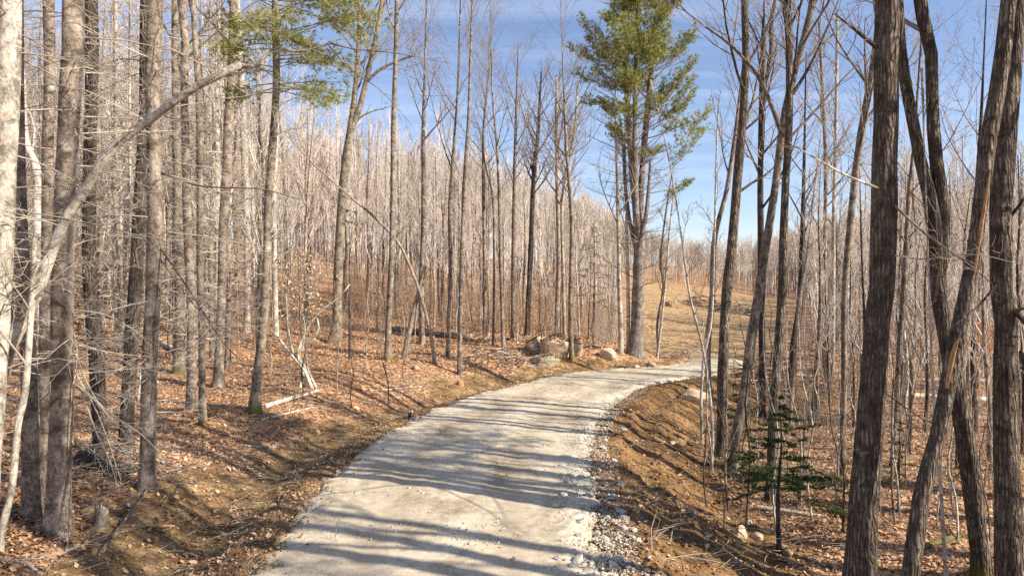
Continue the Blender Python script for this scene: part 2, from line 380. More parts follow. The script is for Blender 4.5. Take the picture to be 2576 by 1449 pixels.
def rough_trunk(path, rad, rg, k=14, n=30, flare=0.6, lump=0.06, h0=0.0):
    """closed round trunk mesh data along a resampled path"""
    arr = catmull([(p[0], p[1], p[2], r) for p, r in zip(path, rad)], 160)
    s = np.concatenate([[0], np.cumsum(np.linalg.norm(np.diff(arr[:, :3], axis=0), axis=1))])
    even = np.linspace(0, s[-1], n); UP = np.stack([np.interp(even, s, arr[:, i]) for i in range(4)], 1)
    sq = s[-1] * np.linspace(0, 1, n) ** (1.35 if flare > 0 else 1.0)
    arr = np.stack([np.interp(sq, s, arr[:, i]) for i in range(4)], 1); s = sq
    P = arr[:, :3]; r = np.maximum(arr[:, 3], 0.004)
    T = np.gradient(P, axis=0); T /= np.linalg.norm(T, axis=1)[:, None]
    ref = np.array([1.0, 0, 0]) if abs(T[0][0]) < 0.8 else np.array([0, 1.0, 0])
    U = np.cross(T, ref); U /= np.linalg.norm(U, axis=1)[:, None]; W = np.cross(T, U)
    an = np.arange(k) / k * 2 * math.pi
    ph = [rg.uniform(0, 6.28) for _ in range(8)]
    A, S = np.meshgrid(an, s)
    m = 1 + lump * (np.sin(2 * A + ph[0] + S * 0.7) * 0.6 + np.sin(3 * A + ph[1] - S * 1.3) * 0.5 + np.sin(S * 2.1 + ph[2]) * 0.5 + 0.4 * np.sin(5 * A + ph[3] + S * 3.1) + 0.4 * np.sin(S * 5.3 + A + ph[4]))
    fl = flare * 1.25 * np.exp(-S / 0.24); root = 0.5 + 0.5 * np.sin(5 * A + ph[5])
    m = m + fl * (0.45 + 0.75 * root ** 2)
    Rr = r[:, None] * m
    V = P[:, None, :] + Rr[..., None] * (np.cos(an)[None, :, None] * U[:, None, :] + np.sin(an)[None, :, None] * W[:, None, :])
    i = np.arange(n - 1)[:, None]; j = np.arange(k)[None, :]; j2 = (j + 1) % k
    q = np.stack([i * k + j, i * k + j2, (i + 1) * k + j2, (i + 1) * k + j], -1).reshape(-1, 4)
    V = V.reshape(-1, 3); top = len(V)
    V = np.vstack([V, P[-1] + T[-1] * r[-1] * 0.3])
    tri = np.array([[(n - 1) * k + jj, (n - 1) * k + (jj + 1) % k, top] for jj in range(k)])
    return V, q, tri, [tuple(p) for p in UP[:, :3]], list(np.maximum(UP[:, 3], .004))
def add_trunk(mb, *a, **kw):
    V, q, t, P, r = rough_trunk(*a, **kw)
    n0 = mb.n; mb.raw(V, q); mb.T.append(t + n0); return P, r

# ------------------------------------------------------------------ ground mesh
def axis(lo, hi, step, far, g):
    a = list(np.arange(lo, hi + 1e-6, step)); s = step; v = hi
    while v < far: s *= g; v += s; a.append(v)
    s = step; v = lo; b = []
    while v > -far: s *= g; v -= s; b.append(v)
    return np.array(b[::-1] + a)
xs = axis(-13, 13, 0.10, 1500, 1.085); ys = axis(6, 32, 0.10, 1500, 1.045)
XX, YY = np.meshgrid(xs, ys); ZZ = height(XX, YY)
nx, ny = len(xs), len(ys)
gi = np.arange(nx * ny).reshape(ny, nx)
GQ = np.stack([gi[:-1, :-1], gi[:-1, 1:], gi[1:, 1:], gi[1:, :-1]], -1).reshape(-1, 4)
def zones(x, y):
    lat, hw, idx = roadcoord(x, y); d = np.abs(lat) - hw; right = lat > 0; x = np.ravel(x); y = np.ravel(y)
    wob = 0.7 * fbm(x, y, 0.7, 3, seed=7) + 0.3 * fbm(x, y, 3.0, 2, seed=8)
    soil = np.where(right, 1 - smooth(2.9, 4.0, d + wob * 0.7), 0) * (1 - smooth(30, 36, y))
    # the torn-up clearing up the slope behind the bend
    a = x / np.maximum(y, 1)
    clr = smooth(0.17, 0.20, a + wob * 0.01) * (1 - smooth(0.36, 0.42, a + wob * 0.02)) * smooth(34, 38, y + wob) * (1 - smooth(98, 106, y + wob * 3))
    soil = np.maximum(soil, clr)
    verge = np.where(right, 0, 1 - smooth(1.2, 3.0, d + wob * 1.0)) * (1 - smooth(31, 35, y))
    return soil, np.maximum(verge, 0)
soil, verge = zones(XX, YY)
gm = MB(); gm.raw(np.stack([XX.ravel(), YY.ravel(), ZZ.ravel()], -1), GQ)
m, nt, b = newmat('forest_floor')
tcn = N(nt, 'ShaderNodeTexCoord'); V_ = tcn.outputs['Object']
vor = N(nt, 'ShaderNodeTexVoronoi'); vor.inputs['Scale'].default_value = 11.0; vor.inputs['Randomness'].default_value = 1
wv = N(nt, 'ShaderNodeVectorMath', operation='ADD'); nzz = N(nt, 'ShaderNodeTexNoise'); nzz.inputs['Scale'].default_value = 9; nt.links.new(V_, nzz.inputs['Vector'])
sc_ = N(nt, 'ShaderNodeVectorMath', operation='SCALE'); sc_.inputs['Scale'].default_value = 0.12; nt.links.new(nzz.outputs[1], sc_.inputs[0])
nt.links.new(V_, wv.inputs[0]); nt.links.new(sc_.outputs[0], wv.inputs[1]); nt.links.new(wv.outputs[0], vor.inputs['Vector'])
sepc = N(nt, 'ShaderNodeSeparateColor'); nt.links.new(vor.outputs['Color'], sepc.inputs[0])
leafc = ramp(nt, sepc.outputs[0], [(0.0, (0.12, 0.062, 0.034)), (0.3, (0.29, 0.15, 0.075)), (0.6, (0.44, 0.245, 0.125)), (0.85, (0.56, 0.345, 0.19)), (1.0, (0.66, 0.47, 0.31))])
patch = noise(nt, V_, 0.45, 5, 0.6)
leafc = mix(nt, maprange(nt, patch, 0.4, 0.7, 0, 0.55), leafc, mix(nt, 0.5, leafc, (0.22, 0.16, 0.09)))
sn = noise(nt, V_, 1.3, 8, 0.7, 0.4); sn2 = noise(nt, V_, 22, 4, 0.6)
soilc = ramp(nt, math2(nt, 'ADD', math2(nt, 'MULTIPLY', sn, 0.65), math2(nt, 'MULTIPLY', sn2, 0.35)), [(0.36, (0.055, 0.028, 0.013)), (0.46, (0.145, 0.078, 0.033)), (0.56, (0.25, 0.145, 0.062)), (0.70, (0.40, 0.26, 0.13))])
ygn = noise(nt, V_, 0.35, 3, 0.5)
soilc = mix(nt, maprange(nt, ygn, 0.5, 0.68, 0, 0.6), soilc, mix(nt, 0.5, soilc, (0.36, 0.22, 0.08)))
vn = noise(nt, V_, 2.2, 7, 0.72, 0.5)
mpv = N(nt, 'ShaderNodeMapping'); mpv.inputs['Scale'].default_value = (3, 14, 3); mpv.inputs['Rotation'].default_value = (0, 0, 0.5); nt.links.new(V_, mpv.inputs[0])
vn3 = noise(nt, mpv.outputs[0], 2.0, 5, 0.7)
vergec = ramp(nt, math2(nt, 'ADD', math2(nt, 'MULTIPLY', vn, 0.6), math2(nt, 'MULTIPLY', vn3, 0.4)), [(0.38, (0.06, 0.034, 0.018)), (0.47, (0.17, 0.10, 0.045)), (0.55, (0.32, 0.21, 0.10)), (0.66, (0.50, 0.38, 0.22))])
zs = N(nt, 'ShaderNodeAttribute', attribute_name='dry_slope')
soilc = mix(nt, math2(nt, 'MULTIPLY', zs.outputs['Fac'], maprange(nt, sn, 0.35, 0.6, 0.35, 0.9)), soilc, (0.46, 0.31, 0.16))
za = N(nt, 'ShaderNodeAttribute', attribute_name='soil'); zb = N(nt, 'ShaderNodeAttribute', attribute_name='verge')
brk = noise(nt, V_, 5, 5, 0.7)
zbm = maprange(nt, math2(nt, 'ADD', zb.outputs['Fac'], math2(nt, 'MULTIPLY', math2(nt, 'SUBTRACT', brk, 0.5), 0.9)), 0.35, 0.65)
zam = maprange(nt, math2(nt, 'ADD', za.outputs['Fac'], math2(nt, 'MULTIPLY', math2(nt, 'SUBTRACT', brk, 0.5), 0.9)), 0.35, 0.65)
c = mix(nt, zbm, leafc, vergec); c = mix(nt, zam, c, soilc)
nt.links.new(c, b.inputs['Base Color']); b.inputs['Roughness'].default_value = 0.95
hh = math2(nt, 'ADD', math2(nt, 'MULTIPLY', vor.outputs['Distance'], 0.5), sn2)
bump(nt, b, hh, 0.8, 0.04)
M['floor'] = m
gme = gm.mesh('ground', M['floor'])
for nme, arr in (('soil', soil), ('verge', verge), ('dry_slope', smooth(38, 44, YY.ravel()))):
    a = gme.attributes.new(nme, 'FLOAT', 'POINT'); a.data.foreach_set('value', arr.astype(np.float32))
ground = link('ground', gme, kind='structure')

# ------------------------------------------------------------------ road
rc = catmull([(a[0], a[1], w) for a, w in zip(CL, HW)], 1100)
rt = np.gradient(rc[:, :2], axis=0); rt /= np.linalg.norm(rt, axis=1)[:, None]
K = 64; u = np.linspace(-1, 1, K)
rs = np.concatenate([[0], np.cumsum(np.hypot(*np.diff(rc[:, :2], axis=0).T))])
cen = np.interp(26.0, np.arange(1), [0])
UU, SS = np.meshgrid(u, rs)
wob = 0.20 * fbm(SS, np.sign(UU) * 9, 0.8, 2, 0.6, seed=9) + 0.10 * fbm(SS, np.sign(UU) * 9, 4.3, 4, 0.8, seed=21)
hwid = rc[:, 2][:, None] + wob * np.abs(UU) ** 3 + 0.12
latv = UU * hwid
RX = rc[:, 0][:, None] + rt[:, 1][:, None] * latv; RY = rc[:, 1][:, None] - rt[:, 0][:, None] * latv
base = np.interp(rc[:, 1], [-30, 28, 36, 45, 58], [0, 0, -0.05, -0.22, -0.1])[:, None]
dd = hwid - np.abs(latv)
RZ = base + 0.07 * (1 - (latv / hwid) ** 2) + 0.012 * fbm(RX, RY, 1.5, 3, seed=10) + 0.007 * fbm(RX, RY, 8, 3, 0.7, seed=11)
RZ += -0.035 * UU * smooth(0, 12, RY)
dd2 = dd + 0.22 * fbm(RX, RY, 7.5, 4, 0.8, seed=18)
RZ -= 0.018 * (np.exp(-((latv - 0.95) / 0.28) ** 2) + np.exp(-((latv + 0.95) / 0.28) ** 2))
RZ += 0.02 * np.exp(-((dd - 0.35) / 0.15) ** 2) * (UU < 0) * smooth(16, 19, RY) * np.clip(0.6 + fbm(RX, RY, 2.2, 2, seed=12), 0, 1.4)
RZ += 0.03 * np.exp(-((dd - 0.5) / 0.4) ** 2) * (UU > 0) * (1 + fbm(RX, RY, 6, 3, 0.7, seed=13))
RZ -= 0.26 * (1 - smooth(0.0, 0.42, dd2))
rm = MB(); gi = np.arange(RX.size).reshape(RX.shape)
rm.raw(np.stack([RX.ravel(), RY.ravel(), RZ.ravel()], -1), np.stack([gi[:-1, :-1], gi[:-1, 1:], gi[1:, 1:], gi[1:, :-1]], -1).reshape(-1, 4))
m, nt, b = newmat('crushed_gravel_road')
tcn = N(nt, 'ShaderNodeTexCoord'); V_ = tcn.outputs['Object']
mpv = N(nt, 'ShaderNodeMapping'); mpv.inputs['Scale'].default_value = (1.0, 0.45, 1); nt.links.new(V_, mpv.inputs[0])
n1 = noise(nt, mpv.outputs[0], 0.9, 6, 0.62, 0.4); n2 = noise(nt, V_, 7, 7, 0.72); n3 = noise(nt, V_, 60, 3, 0.6)
c = ramp(nt, math2(nt, 'ADD', math2(nt, 'MULTIPLY', n1, 0.6), math2(nt, 'MULTIPLY', n2, 0.4)), [(0.37, (0.27, 0.20, 0.125)), (0.45, (0.42, 0.345, 0.24)), (0.53, (0.57, 0.485, 0.355)), (0.66, (0.67, 0.59, 0.46))])
vo = N(nt, 'ShaderNodeTexVoronoi'); vo.inputs['Scale'].default_value = 34; nt.links.new(V_, vo.inputs['Vector'])
sx = N(nt, 'ShaderNodeSeparateColor'); nt.links.new(vo.outputs['Color'], sx.inputs[0])
c = mix(nt, maprange(nt, sx.outputs[0], 0.85, 0.9, 0, 0.3), c, (0.62, 0.60, 0.55))
c = mix(nt, maprange(nt, sx.outputs[1], 0.88, 0.92, 0, 0.3), c, (0.24, 0.20, 0.15))
ea = N(nt, 'ShaderNodeAttribute', attribute_name='edge')
c = mix(nt, math2(nt, 'MULTIPLY', ea.outputs['Fac'], maprange(nt, n2, 0.35, 0.6)), c, (0.70, 0.64, 0.54))
la = N(nt, 'ShaderNodeAttribute', attribute_name='wheel')
c = mix(nt, math2(nt, 'MULTIPLY', la.outputs['Fac'], maprange(nt, n1, 0.35, 0.6, 0.2, 0.75)), c, (0.40, 0.32, 0.22))
da = N(nt, 'ShaderNodeAttribute', attribute_name='dirt')
nd = noise(nt, V_, 3.5, 7, 0.75)
c = mix(nt, maprange(nt, math2(nt, 'ADD', da.outputs['Fac'], math2(nt, 'MULTIPLY', math2(nt, 'SUBTRACT', nd, 0.5), 1.6)), 0.4, 0.75), c, (0.26, 0.165, 0.085))
nt.links.new(c, b.inputs['Base Color']); b.inputs['Roughness'].default_value = 0.9
bump(nt, b, math2(nt, 'ADD', math2(nt, 'MULTIPLY', n2, 1.0), math2(nt, 'ADD', math2(nt, 'MULTIPLY', n3, 0.4), math2(nt, 'MULTIPLY', vo.outputs['Distance'], 0.3))), 0.28, 0.02)
M['road'] = m
rme = rm.mesh('road', m)
edge = np.clip(1 - smooth(0.15, 0.55, dd), 0, 1) * 0.9
edge = edge * np.where(UU < 0, 0.15 + 0.85 * smooth(17, 20, RY), 1.0)
edge = np.maximum(edge, (UU > 0) * (1 - smooth(0.4, 1.0, dd)) * 0.55)
for nme, arr in (('wheel', np.exp(-((latv - 0.95) / 0.33) ** 2) + np.exp(-((latv + 0.95) / 0.33) ** 2)), ('dirt', np.maximum((1 - smooth(0.05, 0.75, dd)) * 0.75, smooth(32, 36, RY) * 0.66))):
    a = rme.attributes.new(nme, 'FLOAT', 'POINT'); a.data.foreach_set('value', arr.ravel().astype(np.float32))
a = rme.attributes.new('edge', 'FLOAT', 'POINT'); a.data.foreach_set('value', edge.ravel().astype(np.float32))
road = link('road', rme, kind='structure')
def roadz(x, y):
    i = ((rc[:, 0] - x) ** 2 + (rc[:, 1] - y) ** 2).argmin()
    dx, dy = x - rc[i, 0], y - rc[i, 1]; l = rt[i, 1] * dx - rt[i, 0] * dy; w = rc[i, 2]
    return float(np.interp(rc[i, 1], [-30, 28, 36, 45, 58], [0, 0, -0.05, -0.22, -0.1]) + 0.07 * (1 - min(1, (l / w) ** 2)) - 0.035 * l / w)

# stones ---------------------------------------------------------------
def rockmesh(name, rg, mat, sub=1, amp=0.25, cuts=5, flat=0.7, smooth_=False):
    bm = bmesh.new(); bmesh.ops.create_icosphere(bm, subdivisions=sub, radius=1.0)
    off = Vector((rg.uniform(0, 99), rg.uniform(0, 99), 0))
    for v in bm.verts: v.co *= 1 + amp * mnoise.noise(v.co * 0.9 + off) + amp * 0.4 * mnoise.noise(v.co * 2.6 + off)
    for c_ in range(cuts):
        nn = Vector((rg.gauss(0, 1), rg.gauss(0, 1), rg.gauss(0, 0.7))).normalized(); lim = rg.uniform(0.5, 0.85)
        for v in bm.verts:
            k_ = v.co.dot(nn)
            if k_ > lim: v.co -= nn * (k_ - lim) * 0.95
    for v in bm.verts:
        v.co.z *= flat; v.co += Vector((mnoise.noise(v.co * 6 + off), mnoise.noise(v.co * 6 - off), mnoise.noise(v.co * 7 + off))) * 0.05 * (1 if sub > 1 else 0)
    me = bpy.data.meshes.new(name); bm.to_mesh(me); bm.free(); me.materials.append(mat)
    if smooth_:
        for p in me.polygons: p.use_smooth = True
    return me
stone_meshes = [rockmesh('stone', random.Random(i), M['stone'], 1, 0.3, 5, 0.75) for i in range(7)]
rg = random.Random(5); cnt = 0
patches = [(1070, 1275), (1250, 1215), (1390, 1000), (1250, 1170), (1350, 1080), (1480, 1150), (1220, 1400), (1500, 1280)]
while cnt < 300:
    if cnt < 250:
        yy = 8.3 + 12.5 * rg.random() ** 1.7; i = ((rc[:, 1] - yy) ** 2).argmin()
        off = rc[i, 2] - rg.uniform(-0.5, 0.75) + rg.gauss(0, 0.12); x = rc[i, 0] + rt[i, 1] * off; y = rc[i, 1] - rt[i, 0] * off
        if fbm(np.array([x]), np.array([y]), 1.2, 2, seed=14)[0] < -0.35: continue
        s = 0.022 + 0.08 * rg.random() ** 2.2
    else:
        q = patches[rg.randrange(len(patches))]; g = ground_at(*q); x = g[0] + rg.gauss(0, 0.4); y = g[1] + rg.gauss(0, 0.5); s = rg.uniform(0.018, 0.04)
    z = max(roadz(x, y) if abs(roadcoord([x], [y])[0][0]) < roadcoord([x], [y])[1][0] else -9, gz(x, y))
    o = link('stone', stone_meshes[rg.randrange(7)], road); o.location = (x, y, z + s * 0.15)
    o.rotation_euler = (rg.uniform(-.5, .5), rg.uniform(-.5, .5), rg.uniform(0, 6.3)); o.scale = (s * rg.uniform(.8, 1.4), s, s * rg.uniform(.7, 1.1)); cnt += 1
# loose gravel and clods as one stuff mesh each
OCT = np.array([(1, 0, 0), (0, 1, 0), (-1, 0, 0), (0, -1, 0), (0, 0, 0.8), (0, 0, -0.6)]); OF = np.array([(0, 1, 4), (1, 2, 4), (2, 3, 4), (3, 0, 4), (1, 0, 5), (2, 1, 5), (3, 2, 5), (0, 3, 5)])
def pebbles(name, X, Y, Z, S, mat, parent=None, tintv=None):
    n = len(X); Vv = OCT[None] * (0.7 + 0.6 * nr.rand(n, 6, 1)) * S[:, None, None]
    a = nr.rand(n) * 6.28; ca, sa = np.cos(a)[:, None], np.sin(a)[:, None]
    vx = Vv[..., 0] * ca - Vv[..., 1] * sa + X[:, None]; vy = Vv[..., 0] * sa + Vv[..., 1] * ca + Y[:, None]; vz = Vv[..., 2] * 0.8 + Z[:, None]
    mb = MB(); t = nr.rand(n) if tintv is None else tintv
    mb.raw(np.stack([vx, vy, vz], -1).reshape(-1, 3), (OF[None] + (np.arange(n) * 6)[:, None, None]).reshape(-1, 3), np.repeat(t, 6))
    return link(name, mb.mesh(name, mat, smooth_=False), parent, 'stuff')
n = 12000; yy = 8 + 17 * nr.rand(n) ** 1.5; ii = np.abs(rc[:, 1][None] - yy[:, None]).argmin(1)
side = nr.rand(n); off = np.where(side < 0.6, rc[ii, 2] - np.abs(nr.normal(0.25, 0.35, n)) + 0.25, nr.uniform(-1, 1, n) * rc[ii, 2])
X = rc[ii, 0] + rt[ii, 1] * off; Y = rc[ii, 1] - rt[ii, 0] * off
inn = np.abs(off) < rc[ii, 2] - 0.05
keep = (side < 0.6) | (fbm(X, Y, 1.6, 3, seed=15) > 0.5); X, Y, off, ii, inn = X[keep], Y[keep], off[keep], ii[keep], inn[keep]
Zr = 0.07 * (1 - (off / rc[ii, 2]) ** 2) + 0.012 * 0; Z = np.where(inn, Zr + 0.012, height(X, Y) + 0.005)
pebbles('gravel', X, Y, Z, 0.006 + 0.022 * nr.rand(len(X)) ** 2.5, M['gravel'], road)
n = 26000; X = nr.uniform(0.5, 9, n); Y = 7.5 + 24 * nr.rand(n) ** 1.5
lt, hw_, _ = roadcoord(X, Y); s_, v_ = zones(X, Y); k = (lt > hw_) & (nr.rand(n) < s_)
X, Y = X[k], Y[k]; tv = nr.rand(len(X)) ** 1.3
n2_ = 9000; Y2 = 7.5 + 20 * nr.rand(n2_) ** 1.3; i2 = np.abs(rc[:, 1][None] - Y2[:, None]).argmin(1); o2 = -(rc[i2, 2] + nr.normal(0.12, 0.3, n2_))
X2 = rc[i2, 0] + rt[i2, 1] * o2; Y2 = rc[i2, 1] - rt[i2, 0] * o2; w2 = rc[i2, 2]; z2 = np.where(np.abs(o2) < w2 - .15, 0.07 * (1 - np.minimum(1, (o2 / w2) ** 2)) - .035 * o2 / w2 + .0, height(X2, Y2))
pebbles('verge_crumbs', X2, Y2, z2 + .004, 0.007 + 0.03 * nr.rand(n2_) ** 3, M['clod'], ground, nr.rand(n2_) ** .7)
pebbles('soil_clods', X, Y, height(X, Y) + 0.004, 0.008 + 0.055 * nr.rand(len(X)) ** 4, M['clod'], ground, tv)

# ------------------------------------------------------------------ fallen leaves, straw, sticks (uncountable)
def leaves(n, rmax, seed, name='leaf_litter', dmin=5.5, k0=1.0):
    rs_ = np.random.RandomState(seed); al = rs_.uniform(-0.76, 0.76, n); d = dmin * (rmax / dmin) ** rs_.rand(n)
    X = al * d; Y = d.copy(); lt, hw_, _ = roadcoord(X, Y); s_, v_ = zones(X, Y)
    dd_ = np.abs(lt) - hw_
    k = (dd_ > -0.05 - 0.8 * rs_.rand(n) ** 5) & (rs_.rand(n) > 0.93 * s_) & ((dd_ > .3) | (rs_.rand(n) < .35)) & (rs_.rand(n) < 0.45 + 0.9 * smooth(-.5, .4, fbm(X, Y, 1.3, 3, seed=19))) & (rs_.rand(n) > 0.78 * v_)
    X, Y = X[k], Y[k]; n = len(X); d = Y
    Z = height(X, Y) + 0.004 + 0.03 * rs_.rand(n)
    L = (0.018 + 0.032 * rs_.rand(n) ** 1.5) * (1 + smooth(15, 45, d) * 0.9); Wd = L * rs_.uniform(0.5, 0.85, n)
    a = rs_.rand(n) * 6.28; tx = rs_.normal(0, 0.38, n); ty = rs_.normal(0, 0.38, n); cu = rs_.uniform(-0.25, 0.55, n) * L
    c_, s__ = np.cos(a), np.sin(a); z0 = np.zeros(n)
    loc = np.stack([np.stack([L, z0, cu], -1), np.stack([0.15 * L, Wd, z0], -1), np.stack([-L, z0, cu * 0.7], -1), np.stack([0.15 * L, -Wd, z0], -1)], 1)
    lx = loc[..., 0] * c_[:, None] - loc[..., 1] * s__[:, None]; ly = loc[..., 0] * s__[:, None] + loc[..., 1] * c_[:, None]
    lz = loc[..., 2] + lx * tx[:, None] + ly * ty[:, None] + np.abs(tx + ty)[:, None] * L[:, None] * 0.5
    V = np.stack([lx + X[:, None], ly + Y[:, None], lz + Z[:, None]], -1).reshape(-1, 3)
    q = np.arange(4 * n).reshape(n, 4); f = np.vstack([q[:, [0, 1, 3]], q[:, [1, 2, 3]]])
    t = np.clip(rs_.beta(1.6, 1.6, n) + 0.2 * fbm(X, Y, 0.8, 2, seed=16), 0, 1)
    mb = MB(); mb.raw(V, f, np.repeat(t, 4)); return link(name, mb.mesh(name, M['leaf'], smooth_=False), ground, 'stuff')
leaves(270000, 60, 3)
def sticks(name, X, Y, L, mat, upright=0.15, r=0.004, seed=1):
    rs_ = np.random.RandomState(seed); n = len(X); Z = height(X, Y); a = rs_.rand(n) * 6.28
    el = rs_.uniform(-0.05, 0.25, n) if upright < 0.5 else rs_.uniform(0.3, 1.4, n)
    dx, dy, dz = np.cos(a) * np.cos(el), np.sin(a) * np.cos(el), np.sin(el)
    mb = MB()
    for i in range(n):
        p = (X[i], Y[i], Z[i] + 0.01); l = L[i]
        q = [p, (p[0] + dx[i] * l * .5 + rs_.uniform(-.08, .08) * l, p[1] + dy[i] * l * .5 + rs_.uniform(-.08, .08) * l, p[2] + dz[i] * l * .5 + .03 * l), (p[0] + dx[i] * l, p[1] + dy[i] * l, p[2] + dz[i] * l)]
        mb.tube(q, [r, r * .8, r * .4], 3)
    return link(name, mb.mesh(name, mat), ground, 'stuff')
n = 5600; al = nr.uniform(-.75, .75, n); Y = 8 * (48 / 8) ** nr.rand(n); X = al * Y; lt, hw_, _ = roadcoord(X, Y); k = np.abs(lt) - hw_ > 0.3
sticks('ground_twigs', X[k], Y[k], 0.15 + 0.9 * nr.rand(k.sum()) ** 2, M['stick'], r=0.006, seed=2)
n = 2600; Y = 36 + 66 * nr.rand(n); X = Y * nr.uniform(.15, .42, n)
sticks('slope_litter', X, Y, 0.2 + 1.1 * nr.rand(n) ** 3, M['stick'], r=0.018, seed=5)
n = 9000; Y = 7.5 + 24 * nr.rand(n); X = nr.uniform(-9, 4, n); s_, v_ = zones(X, Y); lt, hw_, _ = roadcoord(X, Y); k = (v_ * nr.rand(n) > 0.3) & (np.abs(lt) > hw_ + 0.1) & (fbm(X, Y, 1.1, 3, seed=17) > -0.1)
sticks('dry_grass', X[k], Y[k], 0.06 + 0.2 * nr.rand(k.sum()), M['straw'], 1, 0.003, 3)

# ------------------------------------------------------------------ hand-placed trees
def path_at(d, pts): return [at(px, py, d) for px, py in pts]
hand_xy = []
def ensure_top(P, W, H, z0):
    """continue a trunk above the frame to its full height"""
    P = [np.array(p) for p in P]; W = list(W)
    if P[-1][2] - z0 < H - 0.5:
        v = P[-1] - P[-2]; v = v / np.linalg.norm(v); v = v * 0.7 + np.array([0, 0, 0.3]); v /= np.linalg.norm(v)
        rem = H - (P[-1][2] - z0); r0 = W[-1]
        P += [P[-1] + v * rem * 0.5, P[-1] + v * rem]; W += [r0 * 0.6, 0.02]
    return P, W
def tree(label, pts, wd, bark_='grey', H=17.0, style='bare', seed=0, limbs=16, frac0=0.45, Lk=0.2, group=None, name='bare_tree', cat='tree', base=None,
         side=0, sideL=1.3, twig='twig', forks=(), extra=(), d=None, k=14, top_open=True, side0=0.08, side1=0.55, angle=(28, 50), flare=0.6, stump_top=False, ez=0.35, leanflat=None):
    rg = random.Random(seed * 13 + 5)
    g = ground_at(*(base or pts[0])) if d is None else None
    if d is None: d = g[1]; z0 = g[2]
    P = path_at(d, pts)
    if g is None: z0 = gz(P[0][0], P[0][1])
    P[0] = np.array([P[0][0], P[0][1], z0 - 0.25])
    W = [w * .88 / 2 / FPX * d for w in wd]
    if len(W) < len(P): W = list(np.interp(np.linspace(0, 1, len(P)), np.linspace(0, 1, len(W)), W))
    if not stump_top: P, W = ensure_top(P, W, H, z0)
    org = (P[0][0], P[0][1], z0); root = thing(name, label, cat, org, group); hand_xy.append((org[0], org[1], W[0]))
    mb = MB(); TP, TR = add_trunk(mb, P, W, rg, k=k, n=34 if len(P) > 3 else 20, flare=flare)
    tr = link('trunk', mb.mesh('trunk', M[bark_], org), root)
    TW = MB(); st = ST[style]
    tot = len(TP)
    for fk in forks:                                   # second leaders: pixel paths at the same distance, own widths
        fp = path_at(d + fk[2] if len(fk) > 2 else d, fk[0]); fw = [w / 2 / FPX * d for w in fk[1]]
        fw = list(np.interp(np.linspace(0, 1, len(fp)), np.linspace(0, 1, len(fw)), fw))
        fp, fw = ensure_top(fp, fw, H * 0.95, z0) if fk[0][-1][1] < 60 else (fp, fw)
        fm = MB(); FP, FR = add_trunk(fm, fp, fw, rg, k=10, n=22, flare=0)
        link('limb', fm.mesh('limb', M[bark_], org), root)
        for c_ in range(max(4, limbs // 2)):
            t = 0.3 + 0.69 * (c_ + rg.random()) / max(4, limbs // 2); p, dr = pick(FP, min(t, .99)); r = np.interp(t, np.linspace(0, 1, len(FR)), FR) * 0.45
            l = H * Lk * rg.uniform(.5, 1) * (1.1 - 0.6 * t); q = poly(rg, p, spread(rg, dr, math.radians(rg.uniform(*angle))), l, 6, st['wob'] * .6, st['trop'] * .8)
            rr = max(r, st['rmin'] * 1.5); TW.tube(q, [rr * (1 - .8 * i / 5) for i in range(6)], 5); grow(TW, rg, q, rr, 1, st, l)
    for ex in extra:                                   # single branches seen in the photo
        ep = [at(px, py, d + ex[2] * i / (len(ex[0]) - 1) if len(ex) > 2 else d) for i, (px, py) in enumerate(ex[0])]
        ew = np.interp(np.linspace(0, 1, len(ep)), [0, 1], [ex[1] / 2 / FPX * d, 0.25 * ex[1] / 2 / FPX * d])
        arr = catmull([(*p, w) for p, w in zip(ep, ew)], 12)
        em = MB(); em.tube([tuple(v) for v in arr[:, :3]], list(arr[:, 3]), 6)
        link('limb', em.mesh('limb', M[ex[3]] if len(ex) > 3 else M[bark_], org), root)
        L = np.linalg.norm(ep[-1] - ep[0]); st2 = dict(ST['dead' if style == 'dead' else 'bare']); st2['lv'] = 2; st2['nc'] = (8, 3)
        grow(TW, rg, [tuple(v) for v in arr[:, :3]], float(ew[0]) * .6, 1, st2, L * 0.5)
    for c_ in range(limbs):
        t = frac0 + (0.985 - frac0) * (c_ + rg.random()) / limbs; p, dr = pick(TP, t); r0 = float(np.interp(t, np.linspace(0, 1, tot), TR))
        r = max(r0 * 0.42, st['rmin'] * 1.6); l = H * Lk * rg.uniform(.55, 1.1) * (1.25 - 0.75 * (t - frac0) / (1 - frac0))
        q = poly(rg, p, spread(rg, dr, math.radians(rg.uniform(*angle))), l, 7, st['wob'] * .6, st['trop'] * .7)
        rad = [r * (1 - .8 * i / 6) for i in range(7)]
        if r > 0.022 and p[2] < CAMZ + (CY + 60) / FPX * d:
            lm = MB(); lm.tube(q, rad, 7); link('limb', lm.mesh('limb', M[bark_], org), root)
        else: TW.tube(q, rad, 5)
        grow(TW, rg, q, r, 1, st, l)
    side = int(side * 2.2)
    for c_ in range(side):                             # dead side branches down the stem
        t = side0 + (side1 - side0) * (c_ + rg.random()) / side; p, dr = pick(TP, t); s2 = ST['dead']
        az = rg.uniform(0, 6.28); dv_ = nrm((math.cos(az), math.sin(az), rg.uniform(-0.25, ez)))
        l = sideL * rg.uniform(.4, 1.6); r = rg.uniform(.006, .013)
        q = poly(rg, p, dv_, l, 6, .14, -0.02); TW.tube(q, [r * (1 - .75 * i / 5) for i in range(6)], 4)
        s3 = dict(s2); s3['lv'] = 2; grow(TW, rg, q, r, 1, s3, l * .8)
    o = link('twigs', TW.mesh('twigs', M[twig], org), root, 'stuff')
    return root, org, TP, TR, d

